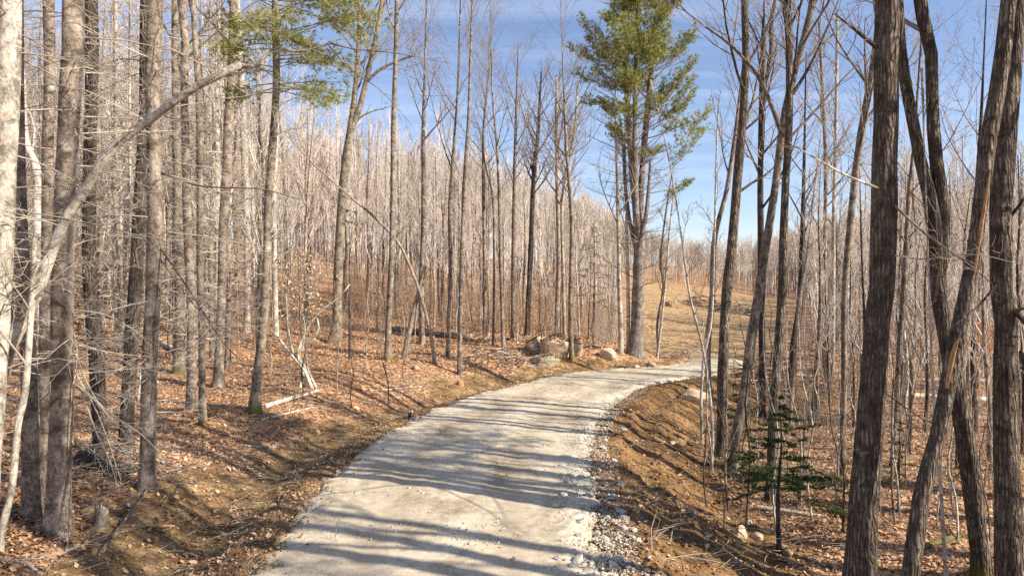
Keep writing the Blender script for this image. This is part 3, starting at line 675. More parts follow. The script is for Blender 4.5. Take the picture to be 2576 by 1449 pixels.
# right side ------------------------------------------------------------
GR = 'furrowed trunks standing below the right road bank'
tree('thickest dark furrowed trunk on the right, tall and straight', [(2158, 1560), (2163, 1449), (2168, 1323), (2188, 1072), (2208, 821), (2220, 705), (2226, 352), (2233, 0)], [96, 92, 84, 74, 68, 66, 64, 62], 'furrow', 19, seed=1, limbs=12, frac0=.55, k=22, extra=[
    ([(2205, 120), (2150, 75), (2100, 36)], 12, -1), ([(2232, 500), (2330, 590), (2430, 660), (2510, 725)], 7, -2.2, 'grey'), ([(2225, 480), (2130, 442), (2050, 398), (1985, 358)], 7, -1.5, 'pale'),
    ([(2235, 640), (2330, 652), (2450, 640), (2576, 668)], 5, -2, 'pale'), ([(2225, 985), (2300, 1040), (2370, 1080)], 5, -0.5)], group=GR)
tree('forked trunk whose two stems part high up behind the leaning split one', [(2480, 1560), (2469, 1449), (2464, 1374), (2439, 1173), (2412, 1010), (2394, 922), (2374, 821), (2359, 721), (2351, 554), (2321, 428), (2296, 302), (2268, 151), (2262, 40)], [56, 52, 50, 50, 47, 46, 44, 42, 40, 32, 30, 27, 25], 'furrow', 18, seed=2, limbs=10, frac0=.6, k=18,
     forks=[([(2362, 700), (2374, 554), (2358, 428), (2346, 302), (2341, 126), (2315, 0)], [34, 33, 31, 30, 30])], base=(2470, 1455), group=GR)
r_, org_, TP_, TR_, dsp = tree('trunk leaning right with a torn strip of bare orange wood', [(2262, 1500), (2314, 1273), (2359, 1098), (2389, 947), (2419, 796), (2447, 655), (2467, 504), (2487, 353), (2513, 201), (2533, 50)], [48, 46, 42, 40, 38, 38, 38, 40, 42, 42], 'furrow', 17, seed=3, limbs=9, frac0=.62, k=18, d=9.2, group=GR)
# torn wood: slivers proud of the bark, facing the viewpoint
def bare_strip(root, org, d, pts, w, dz=0.0):
    mb = MB(); P = [at(px, py, d) for px, py in pts]; arr = catmull([tuple(p) for p in P], 16)
    n = len(arr); ww = w / 2 / FPX * d
    V = []; rgx = random.Random(3)
    for i, p in enumerate(arr):
        e = math.sin(math.pi * (i + .3) / n) ** 0.6 * rgx.uniform(.8, 1.1)
        for a in np.linspace(-1, 1, 6): V.append((p[0] + a * ww * e, p[1] - dz * (1 - 0.45 * a * a) + 0.004 * rgx.random(), p[2]))
    gi = np.arange(n * 6).reshape(n, 6); mb.raw(V, np.stack([gi[:-1, :-1], gi[:-1, 1:], gi[1:, 1:], gi[1:, :-1]], -1).reshape(-1, 4))
    o = link('bare_wood', mb.mesh('bare_wood', M['wood'], org), root); o['label'] = 'strip of bare orange wood where the bark tore off'
bare_strip(r_, org_, dsp, [(2478, 430), (2466, 520), (2452, 610), (2440, 690)], 12, 0.112)
bare_strip(r_, org_, dsp, [(2400, 850), (2385, 910), (2372, 975)], 14, 0.112)
tree('massive dark trunk at the right edge, its right flank sunlit above', [(2552, 1560), (2542, 1449), (2534, 1223), (2529, 1022), (2532, 821), (2518, 705), (2518, 504), (2528, 353), (2543, 201), (2556, 0)], [84, 78, 68, 62, 58, 56, 54, 54, 50, 48], 'furrow', 19, seed=4, limbs=12, frac0=.55, k=20, extra=[
    ([(2520, 700), (2470, 760), (2425, 800)], 8, -.6, 'dark'), ([(2528, 760), (2570, 800), (2640, 890)], 22, -.4, 'dark'), ([(2530, 560), (2576, 500), (2620, 420)], 10, -.4, 'dark')], group=GR)
GC = 'clustered trunks right of the road bend'
tree('tall straight trunk, first of the cluster right of the bend, mossy foot', [(1815, 1142), (1817, 1080), (1819, 922), (1829, 721), (1838, 655), (1853, 478), (1868, 302), (1876, 151), (1872, 0)], [38, 32, 30, 29, 28, 25, 23, 20, 18], 'furrow', 18, seed=5, limbs=13, frac0=.5, k=14, extra=[([(1853, 488), (1890, 462), (1928, 438), (1975, 395)], 8, 0), ([(1870, 330), (1905, 300), (1945, 250)], 7, 0)], group=GC)
tree('grey trunk leaning right that crosses its straight neighbour near the top', [(1836, 1187), (1850, 1100), (1867, 1022), (1887, 872), (1907, 746), (1921, 655), (1949, 478), (1968, 327), (1999, 176), (2029, 75), (2044, 0)], [38, 29, 28, 26, 25, 24, 22, 22, 20, 18, 17], 'grey', 18, seed=6, limbs=12, frac0=.5, k=14, group=GC)
tree('straight greenish lichened trunk at the edge of the leaf floor beside the fir sapling', [(1938, 1262), (1940, 1173), (1947, 1022), (1962, 821), (1969, 705), (1974, 504), (1984, 327), (1986, 151), (1981, 0)], [36, 26, 25, 25, 24, 22, 21, 20, 19], 'furrow', 18, seed=7, limbs=12, frac0=.5, k=14, extra=[
    ([(1966, 335), (1918, 211), (1873, 151), (1828, 106), (1737, 40), (1680, -20)], 12, 0, 'grey'), ([(1994, 237), (2029, 181), (2069, 100), (2110, 0)], 10, 0), ([(1975, 360), (2050, 280), (2120, 200), (2190, 130)], 8, 0, 'warm')], group=GC)
tree('dark stem with a crooked forked top between the leaning grey trunks', [(1917, 1050), (1917, 872), (1913, 504), (1916, 252), (1920, 120)], [22, 19, 17, 16, 14], 'dark', 15, seed=8, limbs=12, frac0=.5, forks=[([(1916, 270), (1926, 200), (1940, 130), (1940, 60), (1950, 0)], [12, 9]), ], group=GC)
tree('slim pale stem leaning right just left of the cluster', [(1786, 1000), (1780, 880), (1792, 746), (1797, 604), (1828, 478), (1848, 353)], [17, 17, 16, 15, 13, 12], 'grey', 13, seed=9, limbs=8, frac0=.6, group=GC)
tree('thin wandering white stem bending left towards the tall pine', [(1787, 1193), (1792, 1072), (1772, 897), (1741, 771), (1731, 721), (1712, 579), (1692, 453), (1667, 327), (1636, 201)], [9, 8, 7, 7, 6, 5, 4, 3, 2], 'pale', 9, seed=10, limbs=7, frac0=.4, name='slender_tree', stump_top=True, Lk=.12)
tree('thin forked pale stem standing beside the leaning slim stem', [(1767, 1113), (1764, 1000), (1772, 890), (1790, 800), (1797, 604), (1802, 400), (1808, 250)], [9, 8, 8, 7, 6, 5, 3], 'pale', 11, seed=11, limbs=8, frac0=.4, name='slender_tree', stump_top=True, Lk=.12)
tree('slim mossy trunk leaning left behind the thickest trunk', [(2118, 1193), (2123, 972), (2123, 771), (2130, 655), (2150, 453), (2168, 327), (2190, 200), (2205, 90)], [18, 15, 15, 17, 20, 20, 18, 15], 'greym', 16, seed=12, limbs=10, frac0=.45)
tree('dark double stem behind the lichened trunk', [(1990, 1000), (1997, 872), (2012, 771), (2018, 600), (2022, 450)], [24, 21, 19, 14, 9], 'dark', 14, seed=13, limbs=14, frac0=.4)
tree('pale smooth stem leaning right out of the deadwood', [(1985, 1075), (2000, 900), (2010, 760), (2030, 640)], [12, 10, 8, 5], 'warm', 10, seed=14, limbs=8, frac0=.4, name='slender_tree')
tree('grey pole-like stem, left of two behind the mossy leaning trunk', [(2075, 960), (2074, 760), (2075, 604), (2077, 400), (2068, 200), (2060, 50)], [14, 12, 11, 11, 9, 7], 'grey', 17, seed=15, limbs=12, frac0=.4)
tree('pole-like stem with speckled bark, right of two behind the mossy leaning trunk', [(2094, 935), (2096, 760), (2097, 554), (2102, 353), (2105, 151), (2106, 30)], [13, 11, 10, 10, 8, 6], 'pale', 17, seed=16, limbs=12, frac0=.4)
tree('slim grey stem just right of the thickest trunk', [(2243, 1180), (2263, 872), (2275, 700), (2285, 500), (2300, 350)], [16, 14, 13, 11, 8], 'brown', 15, seed=17, limbs=12, frac0=.35)
tree('thin pale pole in front of the forked trunk, near the bottom edge', [(2378, 1520), (2379, 1449), (2368, 1250), (2352, 1050), (2340, 800)], [13, 11, 10, 8, 6], 'pale', 8, seed=18, limbs=6, frac0=.4, name='slender_tree', base=(2379, 1505))
tree('leafless stem at the far right between the forked trunk and the edge trunk', [(2452, 1090), (2448, 900), (2450, 700), (2455, 500), (2468, 300)], [14, 13, 12, 10, 8], 'dark', 14, seed=19, limbs=12, frac0=.35)
# left side --------------------------------------------------------------
GL = 'dense stand of trunks on the left'
kw = dict(style='dead', twig='twigpale')
tree('huge pale lichened trunk cut off by the left frame edge', [(-60, 1420), (-22, 1000), (2, 650), (15, 350), (25, 0)], [80, 66, 62, 60, 58], 'pale', 18, seed=30, limbs=8, frac0=.6, side=14, side0=.1, side1=.5, k=18, base=(-60, 1400), group=GL, **kw)
tree('mottled grey trunk, the closest upright one on the left, ringed by dead twigs', [(148, 1338), (150, 1170), (155, 1020), (155, 770), (164, 500), (174, 300), (186, 100), (184, 0)], [66, 60, 60, 58, 54, 54, 54, 54], 'grey', 18, seed=31, limbs=8, frac0=.62, side=34, side0=.12, side1=.6, sideL=1.5, k=20, group=GL, extra=[
    ([(190, 781), (261, 791), (321, 821), (371, 856)], 5, -.3, 'twigpale'), ([(190, 891), (221, 967), (261, 1032), (331, 1107)], 6, -.5, 'twigpale'), ([(192, 967), (281, 1042), (361, 1097), (429, 1172)], 7, -.8, 'twigpale'),
    ([(200, 967), (236, 1072), (271, 1147), (296, 1220)], 6, -.6, 'twigpale'), ([(190, 941), (281, 932), (391, 922)], 4, .3, 'twigpale'), ([(190, 866), (281, 887), (391, 899)], 5, .5, 'twigpale'),
    ([(188, 1017), (281, 992), (401, 1040)], 4, -.4, 'twigpale'), ([(188, 1102), (251, 1147), (311, 1188)], 5, -.6, 'twigpale'), ([(190, 1067), (281, 1102), (331, 1163)], 5, -.4, 'twigpale'), ([(186, 930), (250, 1050), (305, 1210)], 4, -.2, 'twigpale')], **kw)
tree('shaded dark grey trunk right behind and left of the mottled one', [(82, 1303), (78, 1100), (72, 900), (60, 720), (50, 560), (46, 300), (44, 0)], [52, 46, 44, 40, 36, 32, 28], 'grey', 17, seed=32, limbs=8, frac0=.6, side=16, k=16, group=GL, **kw)
tree('straight brown trunk hidden low down by the mottled one', [(116, 1250), (113, 1000), (115, 720), (118, 600), (121, 350), (126, 150), (122, 0)], [34, 31, 30, 30, 30, 30, 30], 'grey', 17, seed=33, limbs=8, frac0=.6, side=16, group=GL, **kw)
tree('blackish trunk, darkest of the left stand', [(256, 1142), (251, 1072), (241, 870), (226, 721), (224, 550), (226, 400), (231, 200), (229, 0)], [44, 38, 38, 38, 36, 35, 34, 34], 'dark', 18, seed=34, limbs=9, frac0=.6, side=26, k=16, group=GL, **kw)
tree('mottled trunk with a flared foot standing in a heap of dead twigs', [(371, 1235), (371, 1173), (374, 1022), (381, 821), (385, 730), (388, 604), (388, 400), (383, 227), (388, 100), (390, 0)], [52, 42, 40, 40, 40, 40, 40, 40, 41, 41], 'grey', 18, seed=35, limbs=9, frac0=.6, side=30, sideL=1.6, k=18, group=GL, extra=[
    ([(395, 430), (503, 468), (655, 476), (755, 503)], 6, 0, 'twigdark'), ([(400, 620), (470, 720), (560, 860), (610, 910)], 5, -1, 'twigdark'), ([(395, 640), (500, 780), (600, 850)], 4, 0, 'twigdark'), ([(385, 160), (300, 150), (215, 190)], 4, 0, 'twigdark')], **kw)
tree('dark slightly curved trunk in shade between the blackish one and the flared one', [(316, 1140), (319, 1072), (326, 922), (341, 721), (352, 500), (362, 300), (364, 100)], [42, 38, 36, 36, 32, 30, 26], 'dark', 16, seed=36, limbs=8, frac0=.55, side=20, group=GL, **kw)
tree('even grey trunk, left of a close pair in the sunlit leaves', [(482, 1030), (482, 871), (479, 721), (473, 604), (468, 403), (463, 227), (466, 100), (456, 0)], [30, 25, 25, 24, 23, 22, 22, 22], 'grey', 18, seed=37, limbs=10, frac0=.6, side=20, group=GL, **kw)
tree('slimmer lichened trunk, right of a close pair in the sunlit leaves', [(510, 1067), (508, 922), (507, 771), (503, 705), (503, 500), (500, 250), (488, 60)], [24, 19, 18, 18, 18, 17, 15], 'greym', 17, seed=38, limbs=10, frac0=.55, side=20, group=GL, **kw)
tree('smooth light grey trunk with spreading root foot above the leaf slope', [(549, 975), (552, 871), (557, 771), (561, 604), (569, 453), (574, 302), (582, 200), (587, 50)], [36, 26, 25, 25, 25, 25, 24, 23], 'grey', 18, seed=39, limbs=10, frac0=.6, side=14, group=GL, **kw)
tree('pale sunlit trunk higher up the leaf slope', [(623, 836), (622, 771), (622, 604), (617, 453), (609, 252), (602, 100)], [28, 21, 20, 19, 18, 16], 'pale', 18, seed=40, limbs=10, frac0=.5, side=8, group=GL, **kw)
tree('thick grey trunk in the shade left of the close pair, moss at its foot', [(450, 938), (452, 821), (452, 721), (448, 600), (443, 330), (440, 100)], [34, 27, 26, 26, 22, 18], 'greym', 18, seed=41, limbs=10, frac0=.55, side=12, group=GL, **kw)
tree('slim pale trunk behind the light grey one', [(545, 862), (547, 700), (547, 550), (546, 200), (548, 60)], [17, 15, 15, 14, 12], 'pale', 18, seed=42, limbs=10, frac0=.5, side=6, group=GL, **kw)
tree('slim pale trunk far back between the blackish and the dark curved trunks', [(288, 805), (288, 700), (287, 550), (285, 350), (290, 120)], [16, 15, 14, 13, 11], 'pale', 17, seed=43, limbs=10, frac0=.5, side=8, group=GL, **kw)
tree('narrow trunk standing close behind the mossy-footed pine', [(695, 850), (692, 730), (690, 620), (690, 504), (694, 350)], [17, 14, 14, 14, 13], 'pale', 17, seed=44, limbs=12, frac0=.5, side=6, **kw)
tree('tall white birch snag beside the huge edge trunk', [(112, 1180), (105, 900), (98, 700), (96, 580), (93, 430), (65, 350), (55, 150)], [16, 17, 20, 24, 22, 16, 12], 'birch', 12, seed=45, limbs=3, frac0=.7, name='birch_snag', stump_top=True, style='dead', d=15.5)
# leaning pale trunk crossing the left stand
r_, o_, a_, b_, dl = tree('pale bare trunk leaning diagonally across the left stand, broken at its tip', [(-190, 1330), (-60, 1090), (0, 947), (15, 887), (90, 736), (156, 569), (211, 483), (282, 373), (378, 302), (478, 227), (549, 191), (604, 161)], [46, 44, 42, 40, 36, 26, 26, 25, 24, 23, 22, 21], 'pale', 10, seed=46, limbs=0, name='leaning_tree', stump_top=True, style='dead', twig='twigpale', k=14, d=9.0, side=9, side0=.25, side1=.98, sideL=.7, extra=[
    ([(600, 163), (640, 165), (690, 125), (760, 130), (830, 108), (880, 90)], 12, 1.0, 'grey'), ([(830, 110), (900, 125), (1000, 135), (1130, 160)], 5, .5, 'grey'), ([(825, 112), (880, 175), (960, 230), (1040, 320)], 4, .5, 'grey'), ([(549, 190), (590, 190), (640, 170)], 9, .2, 'pale')])
tree('crooked thin lichened stem leaning at the lower left corner', [(-8, 1395), (5, 1338), (30, 1223), (45, 1072), (65, 972), (80, 751), (88, 600)], [22, 20, 19, 18, 18, 16, 13], 'pale', 6, seed=47, limbs=4, frac0=.6, name='slender_tree', stump_top=True, style='dead', twig='twigpale')
# centre -----------------------------------------------------------------
tree('forked grey trunk with a wide mossy foot left of the centre clearing', [(840, 862), (848, 800), (852, 650), (865, 450), (880, 330), (893, 230), (903, 100), (905, 0)], [40, 28, 26, 24, 19, 15, 13, 12], 'greym', 21, seed=50, limbs=12, frac0=.55, k=16, forks=[([(880, 335), (905, 270), (922, 200), (945, 100), (962, 0)], [15, 11]), ([(925, 205), (950, 180), (985, 160), (1040, 140)], [8, 6])], extra=[([(890, 310), (925, 285), (985, 268)], 6, 0, 'warm')])
tree('slim dark-barked trunk leaning slightly right, just right of the forked mossy one', [(975, 907), (977, 820), (983, 700), (988, 500), (990, 300), (995, 150), (998, 0)], [22, 17, 16, 15, 14, 12, 12], 'greym', 20, seed=51, limbs=10, frac0=.65)
tree('broken leaning pole with splintered tan tip', [(1014, 904), (1030, 830), (1049, 751), (1070, 670)], [17, 14, 12, 10], 'warm', 7, seed=52, limbs=0, name='broken_pole', stump_top=True)
tree('thin bent tree arching far to the left across the centre', [(1097, 917), (1079, 821), (1054, 731), (1045, 705), (1004, 614), (939, 544), (873, 488), (788, 413), (730, 350)], [11, 10, 9, 9, 8, 7, 5, 4, 2], 'warm', 9, seed=53, limbs=3, frac0=.6, name='bent_tree', stump_top=True, Lk=.08)
tree('trunk with a dark burl-like fork at mid height in the centre row', [(1127, 899), (1131, 771), (1133, 655), (1133, 504), (1143, 352), (1150, 252), (1155, 120)], [15, 12, 12, 12, 8, 7, 5], 'brown', 19, seed=54, limbs=16, frac0=.4)
tree('pale grey stem rising straight beside the cut stump, tallest of the centre row', [(1156, 942), (1158, 771), (1163, 604), (1171, 428), (1178, 302), (1183, 151), (1188, 0)], [15, 12, 12, 12, 8, 7, 6], 'grey', 20, seed=55, limbs=9, frac0=.6)
tree('light trunk behind the broken pole with pruned lower stem', [(1062, 865), (1060, 705), (1065, 554), (1065, 352), (1068, 200), (1072, 50)], [17, 14, 14, 12, 7, 5], 'grey', 20, seed=56, limbs=16, frac0=.5)
tree('thin wavy stem directly above the brush heap', [(1267, 887), (1262, 746), (1259, 655), (1256, 504), (1249, 352), (1239, 252), (1236, 150)], [12, 10, 10, 9, 7, 5, 3], 'grey', 17, seed=57, limbs=12, frac0=.5)
tree('brown stem right of the thin wavy stem', [(1290, 850), (1291, 655), (1294, 453), (1297, 327), (1302, 170)], [13, 11, 10, 8, 4], 'brown', 17, seed=58, limbs=15, frac0=.5)
tree('rough dark trunk with twisted dark branches left of the boulder', [(1325, 845), (1334, 655), (1342, 453), (1352, 352), (1362, 180)], [16, 14, 13, 11, 4], 'dark', 17, seed=59, limbs=18, frac0=.5)
tree('slim trunk in front of the brush, second left of the brown stem', [(1219, 848), (1218, 604), (1216, 453), (1218, 302), (1231, 176)], [12, 10, 10, 7, 4], 'grey', 18, seed=60, limbs=13, frac0=.5)
tree('trunk with orange bark wounds rising behind the split boulder', [(1399, 850), (1405, 655), (1402, 453), (1400, 330), (1400, 190)], [15, 13, 12, 11, 6], 'warm', 17, seed=61, limbs=18, frac0=.5)
tree('grey trunk standing right in front of the split boulder', [(1438, 905), (1435, 771), (1438, 554), (1425, 378), (1422, 302), (1416, 170)], [16, 13, 12, 10, 8, 4], 'greym', 17, seed=62, limbs=18, frac0=.45)
tree('thin stem close behind the boulder trunk', [(1420, 855), (1417, 700), (1415, 500), (1445, 330), (1452, 220)], [11, 10, 9, 7, 4], 'warm', 16, seed=63, limbs=14, frac0=.45)
tree('narrow pale stem between the small white boulder and the pine', [(1563, 890), (1560, 780), (1558, 730), (1553, 453), (1550, 350)], [15, 13, 12, 10, 6], 'pale', 14, seed=64, limbs=10, frac0=.4)
tree('thin stem touching the left side of the pine trunk', [(1580, 888), (1580, 730), (1576, 560)], [11, 10, 8], 'pale', 12, seed=65, limbs=8, frac0=.4)
tree('small leaning stem right of the pine in front of the soil slope', [(1662, 902), (1654, 821), (1669, 721), (1661, 655), (1676, 529), (1690, 440)], [9, 8, 7, 6, 5, 3], 'brown', 9, seed=66, limbs=9, frac0=.35, name='slender_tree', stump_top=True, Lk=.15)
tree('twin of the leaning stem, crossing it low down beside the pine', [(1652, 898), (1665, 800), (1675, 700), (1684, 580), (1697, 470)], [8, 7, 6, 5, 3], 'pale', 9, seed=67, limbs=9, frac0=.35, name='slender_tree', stump_top=True, Lk=.15)
tree('thin upright tree in the middle of the centre row', [(1240, 870), (1243, 700), (1240, 500), (1215, 380), (1225, 230)], [8, 7, 6, 5, 3], 'brown', 15, seed=68, limbs=14, frac0=.45)
tree('twiggy low-branched tree behind the leaf bank left of the forked trunk', [(770, 800), (768, 650), (775, 480), (790, 300)], [10, 9, 8, 4], 'warm', 14, seed=69, limbs=16, frac0=.25)

# ------------------------------------------------------------------ conifers
def tufts(P, D, B, L, w, spreadk, rs_, tbase=None):
    """needle tufts: B blades of length L round each direction"""
    n = len(P); P = np.asarray(P); D = np.asarray(D)
    d = D[:, None, :] + rs_.normal(0, spreadk, (n, B, 3)); d /= np.linalg.norm(d, axis=2)[..., None]
    l = L * rs_.uniform(.6, 1.15, (n, B, 1)); tip = P[:, None, :] + d * l
    s = np.cross(d, rs_.normal(0, 1, (n, B, 3))); s /= np.linalg.norm(s, axis=2)[..., None] + 1e-9
    o = P[:, None, :] + d * l * .08
    V = np.stack([o - s * w, o + s * w, tip], 2).reshape(-1, 3)
    t = rs_.rand(n) if tbase is None else tbase
    tt = np.clip(t[:, None] + rs_.normal(0, .12, (n, B)), 0, 1)
    return V, np.arange(len(V)).reshape(-1, 3), np.repeat(tt.ravel(), 3)
def conifer_limb(TW, PT, DT, rg, p, az, el, L, r, foliage, dens=1.0, droop=-0.03, sub=9, curve=0.05, fz=.06):
    d = (math.cos(az) * math.cos(el), math.sin(az) * math.cos(el), math.sin(el))
    q = poly(rg, p, d, L, 7, .07, droop + curve); TW.tube(q, [r * (1 - .8 * i / 6) for i in range(7)], 5)
    for c_ in range(sub):
        t = .25 + .74 * (c_ + rg.random()) / sub; pp, dr = pick(q, min(t, .99))
        sgn = 1 if c_ % 2 else -1; a2 = math.radians(rg.uniform(35, 65)) * sgn
        dd_ = nrm((dr[0] * math.cos(a2) - dr[1] * math.sin(a2), dr[0] * math.sin(a2) + dr[1] * math.cos(a2), dr[2] + rg.uniform(-.1, .25)))
        l = L * (.5 if foliage > 0 else .38) * (1.25 - t) * rg.uniform(.6, 1.1) + .15
        s_ = poly(rg, pp, dd_, l, 4, .12, .05); TW.tube(s_, [r * .3, r * .22, r * .15, .004], 3)
        if foliage > 0:
            m_ = int((4 + 9 * l) * dens)
            for k_ in range(m_):
                t2 = rg.uniform(.15, 1)
                if t < foliage and rg.random() < .75: continue
                p2, d2 = pick(s_, min(t2, .99)); PT.append((p2[0] + rg.gauss(0, fz), p2[1] + rg.gauss(0, fz), p2[2] + rg.gauss(0, fz * .8))); DT.append(nrm((d2[0] * .7, d2[1] * .7, d2[2] * .7 + .45)))
        else:
            for k_ in range(2):
                p2, d2 = pick(s_, rg.uniform(.3, .99)); TW.tube(poly(rg, p2, spread(rg, d2, .8), l * .5, 3, .2, 0), [r * .15, r * .1, .003], 3)
    if foliage > 0:
        for k_ in range(int(6 * dens)):
            p2, d2 = pick(q, rg.uniform(.6, .999)); PT.append(p2); DT.append(nrm((d2[0], d2[1], d2[2] + .4)))
# the big white pine
rg = random.Random(77); rsn = np.random.RandomState(5)
gx, gd, gz0 = ground_at(1598, 893); D = gd
org = (gx, D, gz0); pine = thing('pine_tree', 'tall many-stemmed white pine with green crown above bare dead lower limbs', 'pine tree', org); hand_xy.append((gx, D, .4))
stems = [([(1598, 893), (1603, 800), (1606, 700), (1608, 600), (1600, 520), (1588, 400), (1578, 250), (1570, 100), (1568, 10)], [40, 31, 29, 28, 20, 16, 14, 11, 8]),
         ([(1606, 610), (1612, 480), (1622, 350), (1634, 220), (1644, 100), (1650, 20)], [22, 17, 15, 14, 12, 8]),
         ([(1600, 540), (1598, 420), (1597, 300), (1600, 150), (1604, 30)], [16, 14, 12, 10, 7]),
         ([(1604, 640), (1585, 560), (1574, 480), (1568, 380), (1560, 300)], [13, 11, 9, 7, 4]),
         ([(1608, 620), (1625, 540), (1632, 470), (1636, 400)], [13, 11, 9, 5])]
SP = []
for i, (pp, ww) in enumerate(stems):
    P = path_at(D + (0, .3, -.4, .2, -.2)[i], pp); 
    if i == 0: P[0][2] -= .25
    W = [w / 2 / FPX * D for w in ww]
    if i < 3: P, W = ensure_top(P, W, 18.0 - i * .4, gz0)
    mb = MB(); a, b2 = add_trunk(mb, P, W, rg, k=14, n=26, flare=.55 if i == 0 else 0); link('trunk' if i == 0 else 'stem', mb.mesh('trunk', M['pine'], org), pine)
    SP.append(a)
TW = MB(); PT, DT = [], []
def hpy(py): return CAMZ + (CY - py) / FPX * D
for i in range(3):
    for h in np.arange(hpy(430), gz0 + 17.6, .42):
        a = np.array(SP[i]); j = np.abs(a[:, 2] - h).argmin(); p = tuple(a[j])
        for w_ in range(2):
            az = rg.uniform(0, 6.28)
            t = (h - hpy(430)) / (gz0 + 18.3 - hpy(430))
            L = np.interp(t, [0, .2, .45, .65, .85, 1], [1.6, 2.6, 3.3, 2.8, 1.9, .4]) * rg.uniform(.55, 1.05)
            fol = .25 if rg.random() < np.interp(h, [hpy(430), hpy(280), hpy(200)], [.12, .5, .85]) else 0
            conifer_limb(TW, PT, DT, rg, p, az, rg.uniform(.15, .75), L, .03, fol, 1.35, droop=-.02, sub=9, fz=.09)
for (px, py, tx, ty, f) in [(1640, 420, 1800, 290, 1), (1635, 480, 1785, 345, 1), (1630, 380, 1760, 240, 1), (1640, 330, 1755, 215, 1), (1560, 230, 1450, 190, 1), (1565, 190, 1435, 130, 1), (1570, 150, 1455, 60, 1), (1650, 180, 1750, 100, 1), (1650, 260, 1770, 180, 1), (1562, 260, 1470, 260, 1), (1565, 330, 1470, 300, 0), (1565, 380, 1465, 330, 0), (1570, 440, 1480, 420, 0), (1575, 500, 1470, 480, 0), (1625, 560, 1700, 500, 0), (1640, 520, 1740, 470, 1), (1600, 700, 1480, 640, 0), (1600, 730, 1500, 720, 0), (1610, 650, 1700, 600, 0)]:
    p = at(px, py, D); q = at(tx, ty, D + rg.uniform(-1.5, 1.5)); v = q - p
    conifer_limb(TW, PT, DT, rg, tuple(p), math.atan2(v[1], v[0]), math.atan2(v[2], math.hypot(v[0], v[1])) - .08 , float(np.linalg.norm(v)), .026, .35 if f else 0, 1.15, sub=12, fz=.10, curve=.06, droop=-.02)
for h in np.arange(gz0 + 2.2, hpy(430), .22):
    for i in (0, 0, 1, 2, 3, 4):
        a = np.array(SP[i])
        if h < a[0, 2] or h > a[-1, 2] or rg.random() < .45: continue
        j = np.abs(a[:, 2] - h).argmin(); conifer_limb(TW, PT, DT, rg, tuple(a[j]), rg.uniform(0, 6.28), rg.uniform(-.1, .35), rg.uniform(.8, 2.6), .018, 0, sub=5, curve=.04)
link('dead_branches', TW.mesh('dead_branches', M['twig'], org), pine, 'stuff')
V, F, t = tufts(PT, DT, 9, .20, .011, .6, rsn); mb = MB(); mb.raw(V, F, t); link('needles', mb.mesh('needles', M['pineneedle'], org, False), pine, 'stuff')

# pine on the left with boughs hanging across the top of the view
r2, org, TP, TR, D = tree('slim trunk with mossy yellow foot carrying green pine boughs at the top left', [(640, 1037), (647, 947), (657, 871), (667, 746), (672, 630), (675, 504), (687, 353), (695, 200), (692, 0)], [38, 27, 26, 25, 23, 22, 21, 20, 19], 'greym', 15, seed=80, limbs=0, name='pine_tree', cat='pine tree', side=10, style='dead', side0=.2, side1=.5)
TW = MB(); PT, DT = [], []
for (px, py, tx, ty, dy) in [(690, 215, 850, 215, -.8), (690, 200, 830, 250, .6), (690, 210, 590, 240, -.5), (690, 130, 900, 120, .5), (690, 90, 930, 40, -.6), (692, 60, 560, 60, .8), (692, 100, 540, 120, -.8), (692, 30, 820, -20, 0), (692, 10, 560, -30, .5), (692, -20, 900, 10, 1.0), (692, 150, 800, 160, 1.0), (690, 170, 590, 160, .6), (692, 0, 950, 60, 0), (692, 30, 610, 90, 1.2), (690, 80, 780, 110, -1.2), (692, -60, 640, -90, 0), (692, -50, 780, -80, 1), (692, -30, 930, -30, -1), (692, 50, 720, 110, -1.6), (692, 20, 690, 60, -2)]:
    for rep in range(3):
        p = at(px, py + rep * 12, D); q = at(tx + rg.uniform(-25, 25), ty + rg.uniform(-22, 22), D + dy + rg.uniform(-.7, .7)); v = q - p
        conifer_limb(TW, PT, DT, rg, tuple(p), math.atan2(v[1], v[0]), math.atan2(v[2], math.hypot(v[0], v[1])) + .1, float(np.linalg.norm(v)), .018, .35, .8, sub=8, fz=.09, curve=-.03, droop=-.02)
link('boughs', TW.mesh('boughs', M['twig'], org), r2, 'stuff')
DT = [nrm((d_[0], d_[1], d_[2] - .6)) for d_ in DT]
V, F, t = tufts(PT, DT, 12, .17, .006, .45, rsn); mb = MB(); mb.raw(V, F, t); link('needles', mb.mesh('needles', M['pineneedle'], org, False), r2, 'stuff')

